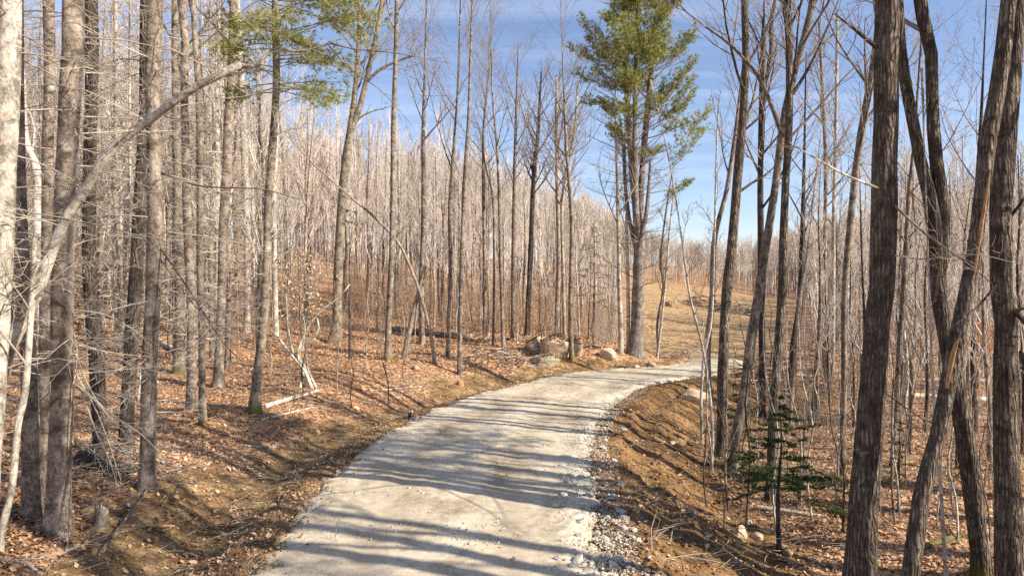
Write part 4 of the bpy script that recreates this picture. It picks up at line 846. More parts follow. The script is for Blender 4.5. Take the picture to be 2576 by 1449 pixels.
def fir(label, base, h, rad, seed, mat='firneedle', gap=.17, dens=1.0, bare=.3, d=None):
    rg = random.Random(seed); rs_ = np.random.RandomState(seed); x, y, z = ground_at(*base)
    root = thing('fir_sapling', label, 'fir sapling', (x, y, z)); TW = MB(); PT, DT = [], []
    P = [(0, 0, -.1), (rg.uniform(-.03, .03), 0, h * .35), (rg.uniform(-.06, .06), 0, h * .7), (0, 0, h)]
    mb = MB(); add_trunk(mb, P, [.024 * h ** .5, .02 * h ** .5, .013, .004], rg, k=7, n=12, flare=.3); link('trunk', mb.mesh('trunk', M['dark']), root)
    zz = h * bare
    while zz < h:
        t = (zz - h * bare) / (h * (1 - bare)); L = rad * (1 - t) ** .8 * rg.uniform(.75, 1.1) + .06
        for w_ in range(5):
            az = rg.uniform(0, 6.28); l = L * rg.uniform(.25, 1.25); dr = (math.cos(az), math.sin(az), rg.uniform(-.3, .35)); q = poly(rg, (0, 0, zz), nrm(dr), l, 5, .08, -.02)
            TW.tube(q, [.006, .005, .004, .003, .002], 3)
            for c_ in range(int(4 + l * 10)):
                t2 = rg.uniform(.2, 1); p2, d2 = pick(q, min(t2, .99)); a2 = rg.choice((-1, 1)) * rg.uniform(.5, 1.1); l2 = l * .4 * (1.2 - t2)
                d3 = nrm((d2[0] * math.cos(a2) - d2[1] * math.sin(a2), d2[0] * math.sin(a2) + d2[1] * math.cos(a2), d2[2] * .6)); q2 = poly(rg, p2, d3, l2, 3, .08, 0); TW.tube(q2, [.003, .002, .001], 3)
                for k_ in range(int((3 + l2 * 38) * dens)):
                    p4, d4 = pick(q2, rg.uniform(0, .999)); PT.append(p4); DT.append(d4)
            for k_ in range(int(l * 22 * dens)):
                p4, d4 = pick(q, rg.uniform(.2, .999)); PT.append(p4); DT.append(d4)
        zz += gap * rg.uniform(.5, 1.7)
    link('twigs', TW.mesh('twigs', M['dark']), root, 'stuff')
    V, F, t = tufts(PT, DT, 6, .05, .005, .75, rs_); mb = MB(); mb.raw(V, F, t); link('needles', mb.mesh('needles', M[mat], smooth_=False), root, 'stuff')
    return root
fir('dark fir sapling with tiered sprays on a bare stem, tallest of the young firs', (1960, 1392), 2.7, 1.05, 1, bare=.42, dens=.95, gap=.14)
fir('bright green fir top between the two crossing trunks', (1850, 1165), 2.2, .72, 2, bare=.45)
fir('thin olive sapling right of the thickest trunk', (2262, 1290), 1.9, .6, 3, 'olive', gap=.24, dens=.5)
fir('low green sprays at the foot of the lichened trunk', (2010, 1262), 1.0, .8, 4, gap=.22, bare=.25)
fir('low fir sprays left of the lichened trunk foot', (1895, 1225), .8, .65, 5, gap=.22, bare=.3)
fir('sparse olive seedling below the leaning split trunk', (2120, 1340), 1.2, .5, 6, 'olive', gap=.25, dens=.6)
fir('sparse olive seedling between the forked trunk and the leaning trunk', (2440, 1250), 1.4, .6, 7, 'olive', gap=.25, dens=.5)
fir('olive sapling in the deadwood behind the lichened trunk', (2045, 1060), 2.6, .8, 8, 'olive', gap=.26, dens=.5)
fir('small green sprig beside the forked mossy trunk', (880, 900), 6.6, .6, 9, 'olive', gap=.4, bare=.86, dens=.9)
fir('small dark spruce among brush left of the pine', (1495, 850), 7.5, 1.8, 10, 'olive', gap=.4, bare=.3, dens=.5)
fir('second small spruce in the brush, close left of the first', (1462, 835), 6.5, 1.4, 11, 'olive', gap=.45, bare=.3, dens=.35)
fir('dark fir behind the right edge trunk', (2300, 900), 6.5, 1.5, 12, 'firneedle', gap=.4, bare=.3, dens=.3)

def leafy(label, base, pts, mat, n, seed, name='beech_sapling', cat='sapling', spr=.35, size=.05, d=None):
    x, y, z = ground_at(*base); rg = random.Random(seed); rs_ = np.random.RandomState(seed)
    root = thing(name, label, cat, (x, y, z)); TW = MB()
    ctr = [at(px, py, y) - np.array([x, y, z]) for px, py in pts]; top = max(c_[2] for c_ in ctr) + .5
    P = [(0, 0, -.1), (rg.uniform(-.1, .1), 0, top * .5), (rg.uniform(-.2, .2), .1, top)]; mb = MB(); TP, _ = add_trunk(mb, P, [.03, .022, .008], rg, k=7, n=12, flare=.3); link('trunk', mb.mesh('trunk', M['warm']), root)
    PT = []
    for c_ in ctr:
        c_ = c_ + np.array([0, rg.uniform(-.4, .4), 0]); j = max(0.1, min(.95, (c_[2] - .3) / top)); p, _ = pick(TP, j); q = [p, tuple((np.array(p) + c_) / 2 + np.array([0, 0, .1])), tuple(c_)]
        TW.tube(q, [.012, .008, .004], 4)
        for k_ in range(n):
            a = rs_.normal(0, 1, 3) * np.array([spr, spr, spr * .35]); p2 = c_ + a; PT.append(p2)
            if k_ % 4 == 0: TW.tube([tuple(c_), tuple(c_ + a * .5 + rs_.normal(0, .02, 3)), tuple(p2)], [.004, .003, .002], 3)
    PT = np.array(PT); m_ = len(PT); d1 = rs_.normal(0, 1, (m_, 3)); d1[:, 2] -= .6; d1 /= np.linalg.norm(d1, axis=1)[:, None]; s = np.cross(d1, rs_.normal(0, 1, (m_, 3))); s /= np.linalg.norm(s, axis=1)[:, None]
    L = size * rs_.uniform(.7, 1.3, (m_, 1)); V = np.stack([PT, PT + d1 * L - s * L * .45, PT + d1 * 2 * L, PT + d1 * L + s * L * .45], 1).reshape(-1, 3); q4 = np.arange(4 * m_).reshape(m_, 4)
    mb = MB(); mb.raw(V, q4, np.repeat(rs_.rand(m_), 4)); link('twigs', TW.mesh('twigs', M['twig']), root, 'stuff'); link('leaves', mb.mesh('leaves', M[mat], smooth_=False), root, 'stuff')
leafy('young beech holding pale dry leaves beside the twisted snag', (760, 880), [(745, 640), (790, 690), (730, 715), (770, 740), (720, 770), (800, 765), (750, 800), (760, 660), (710, 680)], 'beech', 75, 1, spr=.42, size=.075)
leafy('second pale-leaved beech further up the leaf slope', (720, 830), [(700, 600), (725, 620), (715, 720), (740, 700), (700, 660)], 'beech', 60, 2, spr=.5, size=.08)
leafy('pale-leaved beech between the close pair and the light grey trunk', (600, 860), [(590, 610), (600, 640), (585, 700)], 'beech', 40, 3, spr=.5, size=.06)
leafy('sapling with rusty orange leaves near the right edge', (2440, 1080), [(2440, 770), (2452, 815), (2440, 850), (2475, 870), (2500, 830), (2430, 900), (2480, 915), (2450, 980)], 'rust', 60, 4, 'oak_sapling', spr=.16, size=.06)
leafy('small sapling with dry tan leaves beside the pine foot', (1640, 878), [(1640, 800), (1632, 840), (1655, 860), (1640, 770)], 'beech', 25, 5, spr=.5, size=.06)
leafy('thin sapling with scattered orange leaves behind the centre row', (950, 830), [(945, 560), (960, 600), (940, 640)], 'rust', 14, 6, 'oak_sapling', spr=.5, size=.06)

# ------------------------------------------------------------------ background trees: prototypes and copies
def proto(seed, H, r, style, bk, tw, limbs, frac0, name='bare_tree', kk=8, Lk=.2, lean=.6, ang=(22, 45), tr=.12):
    rg = random.Random(seed); P = [(0, 0, -.4)]; W = [r]
    dx, dy = rg.uniform(-lean, lean), rg.uniform(-lean, lean)
    for i in range(1, 6):
        f = i / 5; P.append((dx * f + rg.uniform(-.12, .12), dy * f + rg.uniform(-.12, .12), H * f)); W.append(r * (1 - .88 * f) + .006)
    root = thing(name, 'bare tree', 'tree', (0, 0, 0)); mb = MB(); TP, TR = add_trunk(mb, P, W, rg, k=kk, n=16, flare=.5)
    link('trunk', mb.mesh('trunk', M[bk]), root)
    TW = MB(); st = ST[style]
    for c_ in range(limbs):
        t = frac0 + (.99 - frac0) * (c_ + rg.random()) / limbs; p, dr = pick(TP, t); r0 = float(np.interp(t, np.linspace(0, 1, len(TR)), TR)); rr = max(r0 * .45, st['rmin'] * 1.4)
        l = H * Lk * rg.uniform(.6, 1.1) * (1.25 - .75 * (t - frac0) / (1 - frac0)); q = poly(rg, p, spread(rg, dr, math.radians(rg.uniform(*ang))), l, 6, .1, tr)
        TW.tube(q, [rr * (1 - .75 * i / 5) for i in range(6)], 4); grow(TW, rg, q, rr, 1, st, l)
    link('crown', TW.mesh('crown', M[tw]), root, 'stuff')
    return root
protos = []
for i in range(9):
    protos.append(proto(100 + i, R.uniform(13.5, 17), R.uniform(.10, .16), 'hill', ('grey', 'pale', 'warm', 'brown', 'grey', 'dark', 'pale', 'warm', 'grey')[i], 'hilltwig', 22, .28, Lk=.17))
stand = [proto(130 + i, R.uniform(14, 17), R.uniform(.09, .14), 'hill', ('grey', 'pale', 'brown')[i], 'twigpale', 40, .08, Lk=.11, ang=(60, 95), tr=-.01) for i in range(3)]
thick = [proto(170 + i, 17, .23, 'bare', 'brown', 'twig', 14, .5, kk=12, lean=1.0) for i in range(3)]
sap = [proto(150 + i, R.uniform(3.2, 6.0), R.uniform(.014, .026), 'sap', ('warm', 'pale', 'brown', 'warm', 'pale', 'dark')[i], 'twig', 9, .3, name='sapling', kk=6, Lk=.18, lean=.3) for i in range(6)]
for s_ in sap: s_['category'] = 'sapling'
used = set()
HX = np.array([(a, b_) for a, b_, _ in hand_xy])
placed = [(a, b_) for a, b_ in HX]
def free(x, y, gap):
    lat, hw_, idx = roadcoord([x], [y])
    if abs(lat[0]) - hw_[0] < (1.2 if y > 12 else 2.5): return False
    a = x / max(y, 1)
    if .15 < a < .43 and 30 < y < 104: return False
    return all((x - p[0]) ** 2 + (y - p[1]) ** 2 > gap * gap for p in placed[-400:])
LAND = [(30, 'the huge edge trunk'), (150, 'the mottled trunk'), (245, 'the blackish trunk'), (371, 'the flared trunk'), (495, 'the close pair of trunks'), (553, 'the light grey trunk'), (655, 'the mossy-footed pine'),
        (850, 'the forked mossy trunk'), (1030, 'the broken pole'), (1157, 'the cut stump'), (1262, 'the brush pile'), (1393, 'the split boulder'), (1600, 'the big pine'), (1820, 'the trunk cluster'), (1940, 'the lichened trunk'), (2125, 'the mossy leaning trunk'), (2205, 'the thickest trunk'), (2390, 'the leaning split trunk'), (2535, 'the right edge trunk')]
BARK = {}
def say(pr, x, y, s, near, far_, zone):
    px = CX + FPX * x / y; lx, nm = min(LAND, key=lambda q: abs(q[0] - px)); k = 'sapling' if pr['category'] == 'sapling' else 'bare tree'
    t = (y - near) / (far_ - near); rows = 'front rows' if t < .25 else 'second rows' if t < .5 else 'third rows' if t < .75 else 'rear rows'
    where = 'directly behind' if abs(px - lx) < 14 else 'left of' if px < lx else 'right of'
    return f"{'short ' if s < .75 else 'tall ' if s > 1.02 else ''}{BARK.get([c.data.materials[0].name for c in pr.children if c.name.startswith('trunk')][0], '')} {k} {where} {nm}, {zone} {rows}".replace('  ', ' ').strip()
ADJ = {'grey_bark': 'grey', 'mossy_grey_bark': 'grey', 'pale_bark': 'pale', 'tan_young_bark': 'tan', 'brown_bark': 'brown', 'dark_bark': 'dark'}
BARK.update(ADJ)
def put(pr, x, y, s, label, group, rz=None):
    z = gz(x, y); rz = R.uniform(0, 6.28) if rz is None else rz
    if pr.name not in used:
        used.add(pr.name); pr.location = (x, y, z); pr.rotation_euler = (0, 0, rz); pr.scale = (s, s, s); pr['label'] = label; pr['group'] = group; return pr
    return dup(pr, (x, y, z), rz, s, label, group)
TOPX = [0, 500, 700, 830, 950, 1100, 1250, 1400, 1550, 1700, 1850, 2000, 2200, 2576]
TOPY = [-300, -200, 40, 190, 275, 330, 395, 470, 560, 615, 620, 590, 535, 480]
def tallest(x, y, jit=28):
    """how high the woods stand here: the canopy drops from the hill down to the right"""
    px = CX + FPX * x / y; py = np.interp(px, TOPX, TOPY) + R.uniform(-jit, jit) - (R.uniform(0, 260) if px > 2000 and y < 60 else 0)
    return CAMZ + (CY - py) / FPX * y
def scatter(n, amin, amax, dmin, dmax, prs, label, group, gap, smin=.8, smax=1.15, power=1.0):
    c_ = 0; tries = 0
    while c_ < n and tries < n * 60:
        tries += 1; y = dmin + (dmax - dmin) * R.random() ** power; x = y * R.uniform(amin, amax)
        if not free(x, y, gap): continue
        pr = R.choice(prs); s_ = R.uniform(smin, smax)
        if pr.name.startswith('bare'):
            s_ = min(s_, (tallest(x, y) - gz(x, y)) / 16.5)
            if s_ < .38: continue
        placed.append((x, y)); put(pr, x, y, s_, say(pr, x, y, s_, dmin, dmax, {'ba': 'left woods', 'bare trees on': 'hillside'}.get(group[:13], 'hillside' if 'hillside' in group else 'right woods' if 'right' in group else 'pine flank' if 'pine' in group else 'centre' if 'centre' in group else 'left woods')), group); c_ += 1
scatter(62, -.78, -.36, 24, 48, protos[:4] + stand + stand, 'slender bare trunk deep in the dense left stand', 'background trees of the left stand', 1.1, .9, 1.1)
scatter(95, -.36, .10, 44, 78, protos, 'bare tree crowding the hillside behind the centre row', 'bare trees on the hillside', 1.3, .8, 1.1)
scatter(12, .09, .17, 42, 70, protos, 'bare tree on the flank behind the tall pine', 'bare trees behind the pine', 1.6, .6, .8)
scatter(80, .44, .80, 17, 60, [protos[i] for i in (0, 3, 5, 5, 3, 8, 6)], 'bare tree in the sunlit woods behind the right bank', 'background trees of the right woods', 1.1, .75, 1.0, 1.0)
scatter(70, -.76, -.15, 18, 42, sap, 'thin leafless sapling in the leaf litter of the left woods', 'saplings on the left', .5, .6, 1.2)
scatter(60, -.2, .15, 32, 46, sap, 'thin leafless sapling in the leaf litter behind the road bend', 'saplings in the centre', .5, .5, 1.2)
scatter(120, .28, .80, 12, 40, sap, 'thin leafless sapling on the leafy floor below the right bank', 'saplings on the right', .5, .5, 1.2, 1.3)
# trees beyond the frame that throw the shadows lying on the road
GO = 'trees right of the viewpoint that shade the road'
for (x, y, s) in [(8.6, 8.6, 1.1), (7.6, 5.6, 1.1), (10.8, 13.4, 1.0), (12.4, 15.2, 1.1), (6.4, 3.6, 1.1), (7.6, 1.2, 1.05), (8.8, 5.2, 1.1), (10.5, -1.5, 1.1), (9.4, 2.6, 1), (12.5, 4.5, 1.1), (12.5, 8.2, 1.05), (15, 1, 1.1), (14.4, 9.3, 1.1), (18, 6, 1.1), (19, 12, 1.0), (21, -3, 1.1), (17, -5, 1)]:
    put(R.choice(thick), x, y, s * R.uniform(.8, 1), 'bare tree beside the road just outside the view on the right', GO)

rg = random.Random(31); ox, oy = 11.0, 10.5; oz = gz(ox, oy)
shp = thing('pine_tree', 'pine beside the road just outside the view on the right', 'pine tree', (ox, oy, oz)); mb = MB(); TPs, _ = add_trunk(mb, [(0, 0, -.3), (.1, 0, 7), (0, .1, 15)], [.2, .14, .03], rg); link('trunk', mb.mesh('trunk', M['pine']), shp)
TW = MB(); PT, DT = [], []
for h in np.arange(9.3, 15, .4):
    for w_ in range(3): conifer_limb(TW, PT, DT, rg, (0, 0, h), rg.uniform(0, 6.28), rg.uniform(0, .4), 2.7 * (1 - (h - 9) / 8) * rg.uniform(.6, 1.1), .03, .3, 1.0, sub=8, fz=.1)
link('boughs', TW.mesh('boughs', M['twig']), shp, 'stuff'); V, F, t = tufts(PT, DT, 7, .2, .012, .6, rsn); mb = MB(); mb.raw(V, F, t); link('needles', mb.mesh('needles', M['pineneedle'], smooth_=False), shp, 'stuff')

# far woods as one mass (nobody could count it)
pts = []
rsf = np.random.RandomState(21)
def farpts(n, amin, amax, dmin, dmax):
    out = []
    while len(out) < n:
        y = math.sqrt(rsf.uniform(dmin ** 2, dmax ** 2)); x = y * rsf.uniform(amin, amax); a = x / y
        if .15 < a < .43 and y < 104: continue
        out.append((x, y))
    return out
pts += farpts(430, -.40, .14, 74, 150); pts += farpts(260, -.85, -.36, 46, 110); pts += farpts(900, .1, .5, 104, 230); pts += farpts(620, .42, .9, 56, 170); pts += farpts(120, .10, .17, 60, 105)
pts_sc = [min(1.1, (tallest(a, b_, 15) - gz(a, b_)) / 15.0) for a, b_ in pts]
pts = [p for p, q_ in zip(pts, pts_sc) if q_ > .25]; pts_sc = [q_ for q_ in pts_sc if q_ > .25]
pts = np.array(pts); hz = height(pts[:, 0], pts[:, 1], False)
fme = bpy.data.meshes.new('far_woods'); fme.from_pydata([(float(a), float(b_), float(c_)) for (a, b_), c_ in zip(pts, hz)], [], [])
sca = fme.attributes.new('size', 'FLOAT', 'POINT'); sca.data.foreach_set('value', np.array(pts_sc, np.float32)); fw = link('far_woods', fme, kind='stuff')
fsrc = []
for i in range(5):
    rg = random.Random(300 + i); mb = MB(); H = rg.uniform(13, 16)
    P = [(0, 0, -.4), (rg.uniform(-.3, .3), 0, H * .5), (rg.uniform(-.6, .6), rg.uniform(-.5, .5), H)]; TP, TR = add_trunk(mb, P, [.15, .09, .015], rg, k=6, n=10, flare=.3)
    for c_ in range(22):
        t = .3 + .69 * (c_ + rg.random()) / 22; p, dr = pick(TP, t); l = H * .2 * rg.uniform(.6, 1.1) * (1.5 - t); q = poly(rg, p, spread(rg, dr, math.radians(rg.uniform(22, 45))), l, 4, .1, .12)
        mb.tube(q, [.035, .028, .02, .013], 3); grow(mb, rg, q, .03, 1, ST['far'], l)
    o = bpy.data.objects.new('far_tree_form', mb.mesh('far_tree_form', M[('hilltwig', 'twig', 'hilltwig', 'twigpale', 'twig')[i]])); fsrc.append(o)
ng = bpy.data.node_groups.new('far_woods', 'GeometryNodeTree')
ng.interface.new_socket('Geometry', in_out='INPUT', socket_type='NodeSocketGeometry'); ng.interface.new_socket('Geometry', in_out='OUTPUT', socket_type='NodeSocketGeometry')
gin = ng.nodes.new('NodeGroupInput'); gout = ng.nodes.new('NodeGroupOutput'); iop = ng.nodes.new('GeometryNodeInstanceOnPoints'); jg = ng.nodes.new('GeometryNodeJoinGeometry')
for o in fsrc:
    oi = ng.nodes.new('GeometryNodeObjectInfo'); oi.inputs['Object'].default_value = o; gi_ = ng.nodes.new('GeometryNodeGeometryToInstance')
    ng.links.new(oi.outputs['Geometry'], gi_.inputs[0]); ng.links.new(gi_.outputs[0], jg.inputs[0])
ng.links.new(gin.outputs[0], iop.inputs['Points']); ng.links.new(jg.outputs[0], iop.inputs['Instance']); iop.inputs['Pick Instance'].default_value = True
rv = ng.nodes.new('FunctionNodeRandomValue'); rv.data_type = 'FLOAT_VECTOR'; rv.inputs[0].default_value = (0, 0, 0); rv.inputs[1].default_value = (.05, .05, 6.28); ng.links.new(rv.outputs[0], iop.inputs['Rotation'])
na = ng.nodes.new('GeometryNodeInputNamedAttribute'); na.data_type = 'FLOAT'; na.inputs[0].default_value = 'size'; ng.links.new(na.outputs[0], iop.inputs['Scale'])
ng.links.new(iop.outputs[0], gout.inputs[0])
md = fw.modifiers.new('instances', 'NODES'); md.node_group = ng

# brush ------------------------------------------------------------------
def brush(name, n, amin, amax, dmin, dmax, hmin, hmax, mat, seed):
    rg = random.Random(seed); mb = MB(); X = []; 
    while len(X) < n:
        y = rg.uniform(dmin, dmax); x = y * rg.uniform(amin, amax); a = x / y
        lat, hw_, _ = roadcoord([x], [y])
        if abs(lat[0]) - hw_[0] < 2.0 or (.15 < a < .43 and 33 < y < 100): continue
        X.append((x, y))
    X = np.array(X); Z = height(X[:, 0], X[:, 1])
    for (x, y), z in zip(X, Z):
        h = rg.uniform(hmin, hmax); q = poly(rg, (x, y, z), nrm((rg.uniform(-.35, .35), rg.uniform(-.35, .35), 1)), h, 4, .12, 0); r = .004 + h * .0025
        mb.tube(q, [r, r * .8, r * .55, r * .3], 3)
        for c_ in range(4):
            p, dr = pick(q, rg.uniform(.3, .95)); mb.tube(poly(rg, p, spread(rg, dr, rg.uniform(.4, .9)), h * .35, 3, .15, .05), [r * .5, r * .35, r * .2], 3)
    return link(name, mb.mesh(name, M[mat]), kind='stuff')
brush('centre_brush', 1900, -.24, .17, 42, 62, 1.0, 3.2, 'brush', 1)
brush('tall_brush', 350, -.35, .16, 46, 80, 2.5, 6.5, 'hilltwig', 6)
brush('hill_brush', 1300, -.55, -.2, 30, 55, .5, 1.8, 'brush', 2)
brush('right_brush', 800, .34, .78, 14, 50, .3, 1.8, 'twig', 3)
brush('slope_brush', 700, .12, .17, 36, 100, .6, 2.2, 'twigpale', 4)
brush('distant_brush', 900, .43, .8, 45, 90, 1, 3, 'twig', 5)

# ------------------------------------------------------------------ rocks, logs, stumps, heaps
def rock(label, base, size, seed, mat='rock', flat=.75, sink=.25, sub=4, name='boulder', cat='boulder', rot=0, parent=None, cuts=7, dxy=(0, 0)):
    x, y, z = ground_at(*base); x += dxy[0]; y += dxy[1]; z = gz(x, y)
    o = bpy.data.objects.new(name, rockmesh(name, random.Random(seed), M[mat], sub, .3, cuts, 1, True)); COL.objects.link(o)
    o.scale = size; o.location = (x, y, z + size[2] * (1 - 2 * sink) * .9); o.rotation_euler = (0, 0, rot)
    tag(o, label, cat); return o
rock('big split granite boulder with a pale broken face beside the road bend', (1393, 895), (.95, .8, .75), 3, sink=.36, rot=.5)
rock('smaller pale half of the split boulder leaning against its right side', (1452, 890), (.38, .5, .72), 8, sink=.3)
rock('low mossy boulder bulging from the bank in front of the split boulder', (1372, 915), (.75, .55, .4), 5, 'rockmoss', sink=.4)
rock('leaf-topped boulder just left of and behind the split one', (1350, 880), (.65, .5, .5), 6, 'rock', sink=.3)
rock('low pale pinkish boulder on the bank between the split boulder and the pine', (1525, 898), (.5, .4, .34), 9, sink=.4)
rock('pale block of rock at the top of the right bank', (1741, 1010), (.62, .4, .35), 10, sink=.3)
rock('round tan boulder far up on the cleared slope', (1686, 771), (.8, .7, .65), 12, 'tanstone', sink=.3)
def leaf_cover(o, n, seed):
    rs_ = np.random.RandomState(seed); me = o.data; bpy.context.view_layer.update(); mw = o.matrix_basis
    cs = [(p.center.copy(), p.normal.copy()) for p in me.polygons if p.normal.z > .45]; V = []; F = []
    for i in range(n):
        c_, n_ = cs[rs_.randint(len(cs))]; l = rs_.uniform(.05, .09); a = rs_.rand() * 6.28
        c_ = c_ + n_ * .015 + Vector((rs_.normal(0, .04), rs_.normal(0, .04), .01))
        for k_, q in enumerate(((1, 0), (.1, .6), (-1, 0), (.1, -.6))):
            u_ = q[0] * math.cos(a) - q[1] * math.sin(a); w_ = q[0] * math.sin(a) + q[1] * math.cos(a)
            V.append((c_.x + u_ * l / o.scale.x, c_.y + w_ * l / o.scale.y, c_.z + (.03 if k_ % 2 else .0) - .5 * (u_ * n_.x + w_ * n_.y) * l + rs_.uniform(0, .03)))
        F.append((4 * i, 4 * i + 1, 4 * i + 2, 4 * i + 3))
    mb = MB(); mb.raw(V, F, np.repeat(rs_.rand(n), 4)); link('fallen_leaves', mb.mesh('fallen_leaves', M['leaf'], smooth_=False), o, 'stuff')
for o in [o for o in COL.objects if o.name.startswith('boulder')][:4]: leaf_cover(o, 420, 3)
for i, (bx, by, s) in enumerate([(1714, 1114, .14), (1862, 1345, .15), (1932, 1343, .12), (1570, 1085, .09), (1690, 1120, .09), (1985, 1395, .1), (1640, 925, .2), (1600, 927, .12), (1045, 930, .16), (800, 1090, .08), (1880, 1320, .1), (1905, 1360, .12), (1590, 935, .16)]):
    lab = ['rounded tan stone halfway up the right bank', 'long pale stone embedded near the foot of the bank', 'rounded stone at the foot of the bank beside the leaf floor', 'small stone at the top of the brown bank', 'small stone left of the rounded tan one', 'dusty stone beside the dark fir sapling foot', 'flat pale stone in the far verge of the bend', 'second flat stone in the far verge, left of the larger', 'pale stone in the leaves among the thin centre stems', 'little stone in the left verge', 'little stone above the long pale one', 'little stone between the two big bank stones', 'grey stone half buried under the far verge'][i]
    rock(lab, (bx, by), (s * 1.3, s, s * .8), 40 + i, 'tanstone' if i in (0, 2, 5) else 'rock', sink=.3, sub=3, name='field_stone', cat='stone', rot=i)
def log(label, a, b_, ra, rb, mat, name='fallen_log', cat='log', seed=1, lift=.0, sag=0, twigs=0):
    p = ground_at(*a); q = ground_at(*b_); rg = random.Random(seed); m_ = 5; pts_ = []
    for i in range(m_):
        f = i / (m_ - 1); x = p[0] + (q[0] - p[0]) * f; y = p[1] + (q[1] - p[1]) * f
        pts_.append((x + (rg.uniform(-.05, .05) if 0 < i < 4 else 0), y, max(gz(x, y), (p[2] * (1 - f) + q[2] * f)) + (ra * (1 - f) + rb * f) * .7 + lift))
    root = thing(name, label, cat, pts_[0]); mb = MB(); TP, TR = add_trunk(mb, pts_, list(np.linspace(ra, rb, m_)), rg, k=10, n=14, flare=0); 
    c_ = np.array(TP[0]); mb.raw(np.vstack([mb.V[0][:10], [c_]]), np.array([[(j + 1) % 10, j, 10] for j in range(10)]))
    link('trunk', mb.mesh('trunk', M[mat], pts_[0]), root)
    if twigs:
        TW = MB(); 
        for t in range(twigs):
            pp, dr = pick(TP, rg.uniform(.2, .98)); l = rg.uniform(.3, 1.0); qq = poly(rg, pp, spread(rg, dr, rg.uniform(.4, 1)), l, 4, .15, .05); TW.tube(qq, [rb * .5, rb * .4, rb * .3, .003], 4); grow(TW, rg, qq, rb * .5, 1, ST['sap'], l)
        link('branches', TW.mesh('branches', M[mat], pts_[0]), root, 'stuff')
    return root
log('long grey fallen log lying across the slope behind the centre stems', (985, 832), (1185, 858), .16, .22, 'grey', seed=1)
log('dark fallen log continuing right of the root plate', (1200, 862), (1290, 858), .12, .09, 'dark', seed=2)
log('whitish fallen log, upper one of the stacked logs deep in the right woods', (2280, 975), (2450, 985), .13, .11, 'birch', seed=3)
log('whitish fallen log, lower one of the stacked logs deep in the right woods', (2290, 1000), (2480, 1008), .12, .1, 'birch', seed=4)
log('pale log lying level behind the leaning split trunk', (2330, 960), (2520, 965), .12, .1, 'pale', seed=5)
log('long pale pole lying on the leaf floor beside the lichened trunk', (1905, 1280), (2065, 1302), .05, .035, 'pale', seed=6)
log('bleached log lying left of the mossy-footed pine trunk', (665, 1028), (800, 985), .07, .045, 'birch', seed=7, twigs=4)
log('short pale log behind the heap of dead twigs', (405, 868), (490, 905), .12, .09, 'birch', seed=8)
log('dead grey bole on the ground in the heap of twigs', (200, 1165), (335, 1195), .14, .11, 'dark', seed=9)
log('long thin dead branch across the leaves in front of the mossy pine', (655, 1060), (790, 1025), .035, .02, 'pale', 'fallen_branch', 'branch', seed=10, twigs=6)
log('bare branch lying on the leaves left of the ditch', (700, 1130), (590, 1120), .025, .012, 'pale', 'fallen_branch', 'branch', seed=11, twigs=5)
log('light branch at the lower left among brown leaves', (330, 1332), (440, 1325), .03, .02, 'wood', 'fallen_branch', 'branch', seed=12, twigs=2)
log('long curved dead branch at the lower edge left of the road', (230, 1440), (420, 1180), .018, .01, 'brown', 'fallen_branch', 'branch', seed=13, twigs=6, lift=.05)
log('pale stick reaching over the lower left corner', (-5, 1410), (110, 1449), .025, .015, 'pale', 'fallen_branch', 'branch', seed=14, twigs=2)
log('tan pole leaning through the deadwood right of the bend', (2030, 1085), (1975, 1020), .05, .04, 'wood', 'fallen_branch', 'branch', seed=15, lift=.2)
log('dead branch lying in the sunlit verge beside the cut stump', (930, 985), (1080, 972), .02, .012, 'pale', 'fallen_branch', 'branch', seed=16, twigs=7)
log('mossy log among the leaves at the lower right', (2290, 1395), (2420, 1350), .06, .05, 'greym', seed=17, twigs=3)
log('twig with side shoots lying on the road edge at the bottom', (800, 1445), (855, 1405), .009, .005, 'brown', 'fallen_branch', 'branch', seed=18, twigs=3, lift=.12)
def heap(label, base, rx, ry, h, n, seed, mat='twigpale', name='brush_pile', cat='brush pile', Lm=1.0, rmax=.02):
    x, y, z = ground_at(*base); rg = random.Random(seed); root = thing(name, label, cat, (x, y, z)); mb = MB(); m2 = MB()
    for i in range(n):
        a = rg.uniform(0, 6.28); f = rg.random() ** .6; px, py = math.cos(a) * rx * f, math.sin(a) * ry * f; pz = gz(x + px, y + py) - z + h * (1 - f) * rg.random()
        L = Lm * rg.uniform(.3, 1.1); b2 = rg.uniform(0, 6.28); r = rg.uniform(.3, 1) * rmax; d_ = nrm((math.cos(b2), math.sin(b2), rg.uniform(-.1, .4)))
        q = poly(rg, (px, py, pz), d_, L, 4, .15, -.04); (mb if i % 3 else m2).tube(q, [r, r * .8, r * .6, r * .3], 4); 
        if i % 2: grow(mb, rg, q, r * .6, 2, ST['sap'], L)
    link('light_sticks', mb.mesh('light_sticks', M[mat]), root, 'stuff'); link('dark_sticks', m2.mesh('dark_sticks', M['twigdark']), root, 'stuff')
heap('brush pile of cut dead limbs on the bank left of the mossy boulder', (1262, 908), 1.7, .8, .6, 90, 1, Lm=1.1, rmax=.035)
heap('heap of dry dead twigs round the flared trunk on the left', (305, 1185), 1.2, .8, .7, 110, 2, Lm=1.0, rmax=.014)
heap('tangle of dead branches at the foot of the right bank', (2100, 1380), 1.0, .8, .35, 80, 3, 'brush', Lm=.7, rmax=.012)
heap('roots and debris pile on the crest of the cleared slope', (1775, 772), 3.0, 1.5, 2.0, 130, 4, 'brush', 'debris_pile', Lm=2.2, rmax=.09)
heap('long windrow of stumps and branches right of the debris pile', (1860, 790), 3.5, 1.5, 1.4, 110, 5, 'twigpale', 'debris_pile', Lm=2.0, rmax=.07)
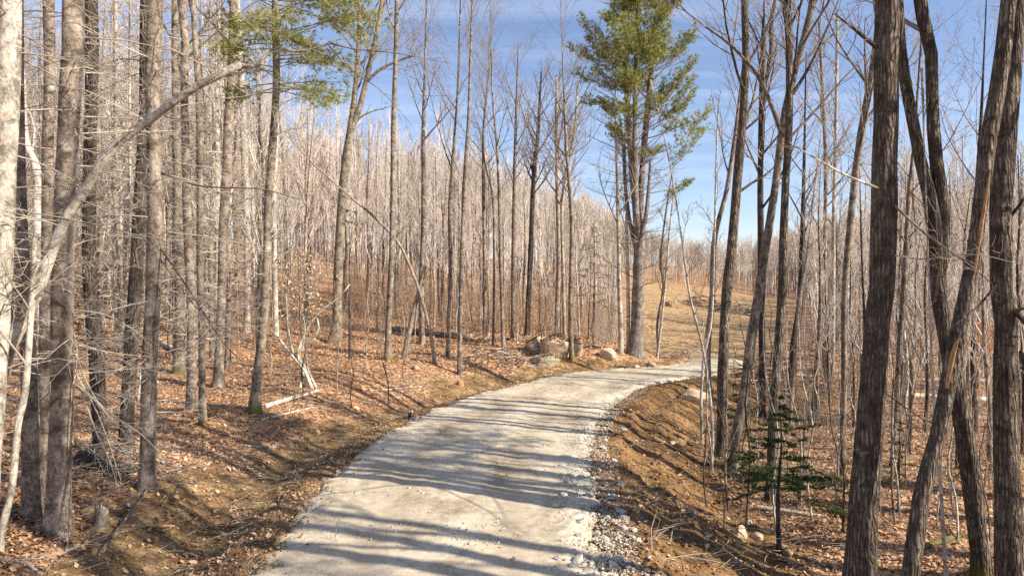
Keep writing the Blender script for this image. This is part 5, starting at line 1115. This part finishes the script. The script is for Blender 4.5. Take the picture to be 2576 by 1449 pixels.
heap('uprooted root mass with orange soil beside the road behind the trunk cluster', (1925, 965), 1.1, .9, 1.5, 120, 6, 'brush', 'root_mass', 'roots', Lm=1.3, rmax=.045)
heap('tipped root plate at the end of the long grey log', (1192, 862), .8, .5, 1.1, 70, 7, 'brush', 'root_plate', 'roots', Lm=.8, rmax=.03)
heap('heap of brown stalks beside the leaf floor below the bank', (1990, 1060), 1.6, 1.2, .9, 110, 8, 'twig', Lm=1.5, rmax=.025)
heap('dead twigs and weeds on the sunlit left verge', (1010, 960), 1.3, .5, .15, 60, 9, Lm=.6, rmax=.009)
def stump(label, base, r, h, mat, seed):
    x, y, z = ground_at(*base); rg = random.Random(seed); root = thing('stump', label, 'stump', (x, y, z)); mb = MB()
    TP, TR = add_trunk(mb, [(0, 0, -.15), (.01, 0, h * .5), (.03, .01, h)], [r, r * .9, r * .8], rg, k=12, n=8, flare=.5); link('bark', mb.mesh('bark', M[mat]), root)
    m2 = MB(); 
    for i in range(7):
        a = i / 7 * 6.28; m2.tube([(math.cos(a) * r * .55, math.sin(a) * r * .55, h * .8), (math.cos(a) * r * .5, math.sin(a) * r * .5, h * 1.05), (math.cos(a) * r * .45, math.sin(a) * r * .45, h * rg.uniform(1.1, 1.35))], [r * .3, r * .2, .004], 4)
    link('splintered_wood', m2.mesh('splintered_wood', M['wood' if seed == 2 else 'pale']), root)
stump('small weathered grey stump in the leaves at the lower left', (252, 1325), .1, .26, 'grey', 1)
stump('fresh low stump with yellow cut at the edge of the left verge', (1157, 968), .13, .14, 'wood', 2)
stump('dark broken stub standing on the left road edge', (1030, 1052), .04, .16, 'dark', 3)
# twisted snag left of the centre
x, y, z = ground_at(770, 975); root = thing('twisted_snag', 'twisted dead snag of crossed grey stems propped above the leaf bank', 'dead tree', (x, y, z)); rg = random.Random(9)
for pts_, w in [([(785, 978), (765, 930), (735, 895), (700, 850), (685, 835)], 9), ([(755, 975), (762, 930), (752, 890), (765, 860), (800, 835), (798, 800)], 10), ([(765, 978), (770, 930), (748, 888), (790, 800), (850, 750), (880, 715)], 7), ([(750, 980), (760, 935), (735, 880), (722, 800), (720, 740)], 7), ([(795, 975), (775, 930), (770, 890)], 6)]:
    P = [at(px, py, y + rg.uniform(-.25, .25)) - np.array([x, y, z]) for px, py in pts_]; mb = MB(); W = [w / 2 / FPX * y * f for f in np.linspace(1, .45, len(P))]
    a, b_ = add_trunk(mb, P, W, rg, k=8, n=16, flare=0, lump=.12); link('stem', mb.mesh('stem', M['pale']), root)

sc.cycles.samples = 64
print('objects', len(sc.objects), 'tris', sum(len(me.polygons) * 2 for me in bpy.data.meshes))
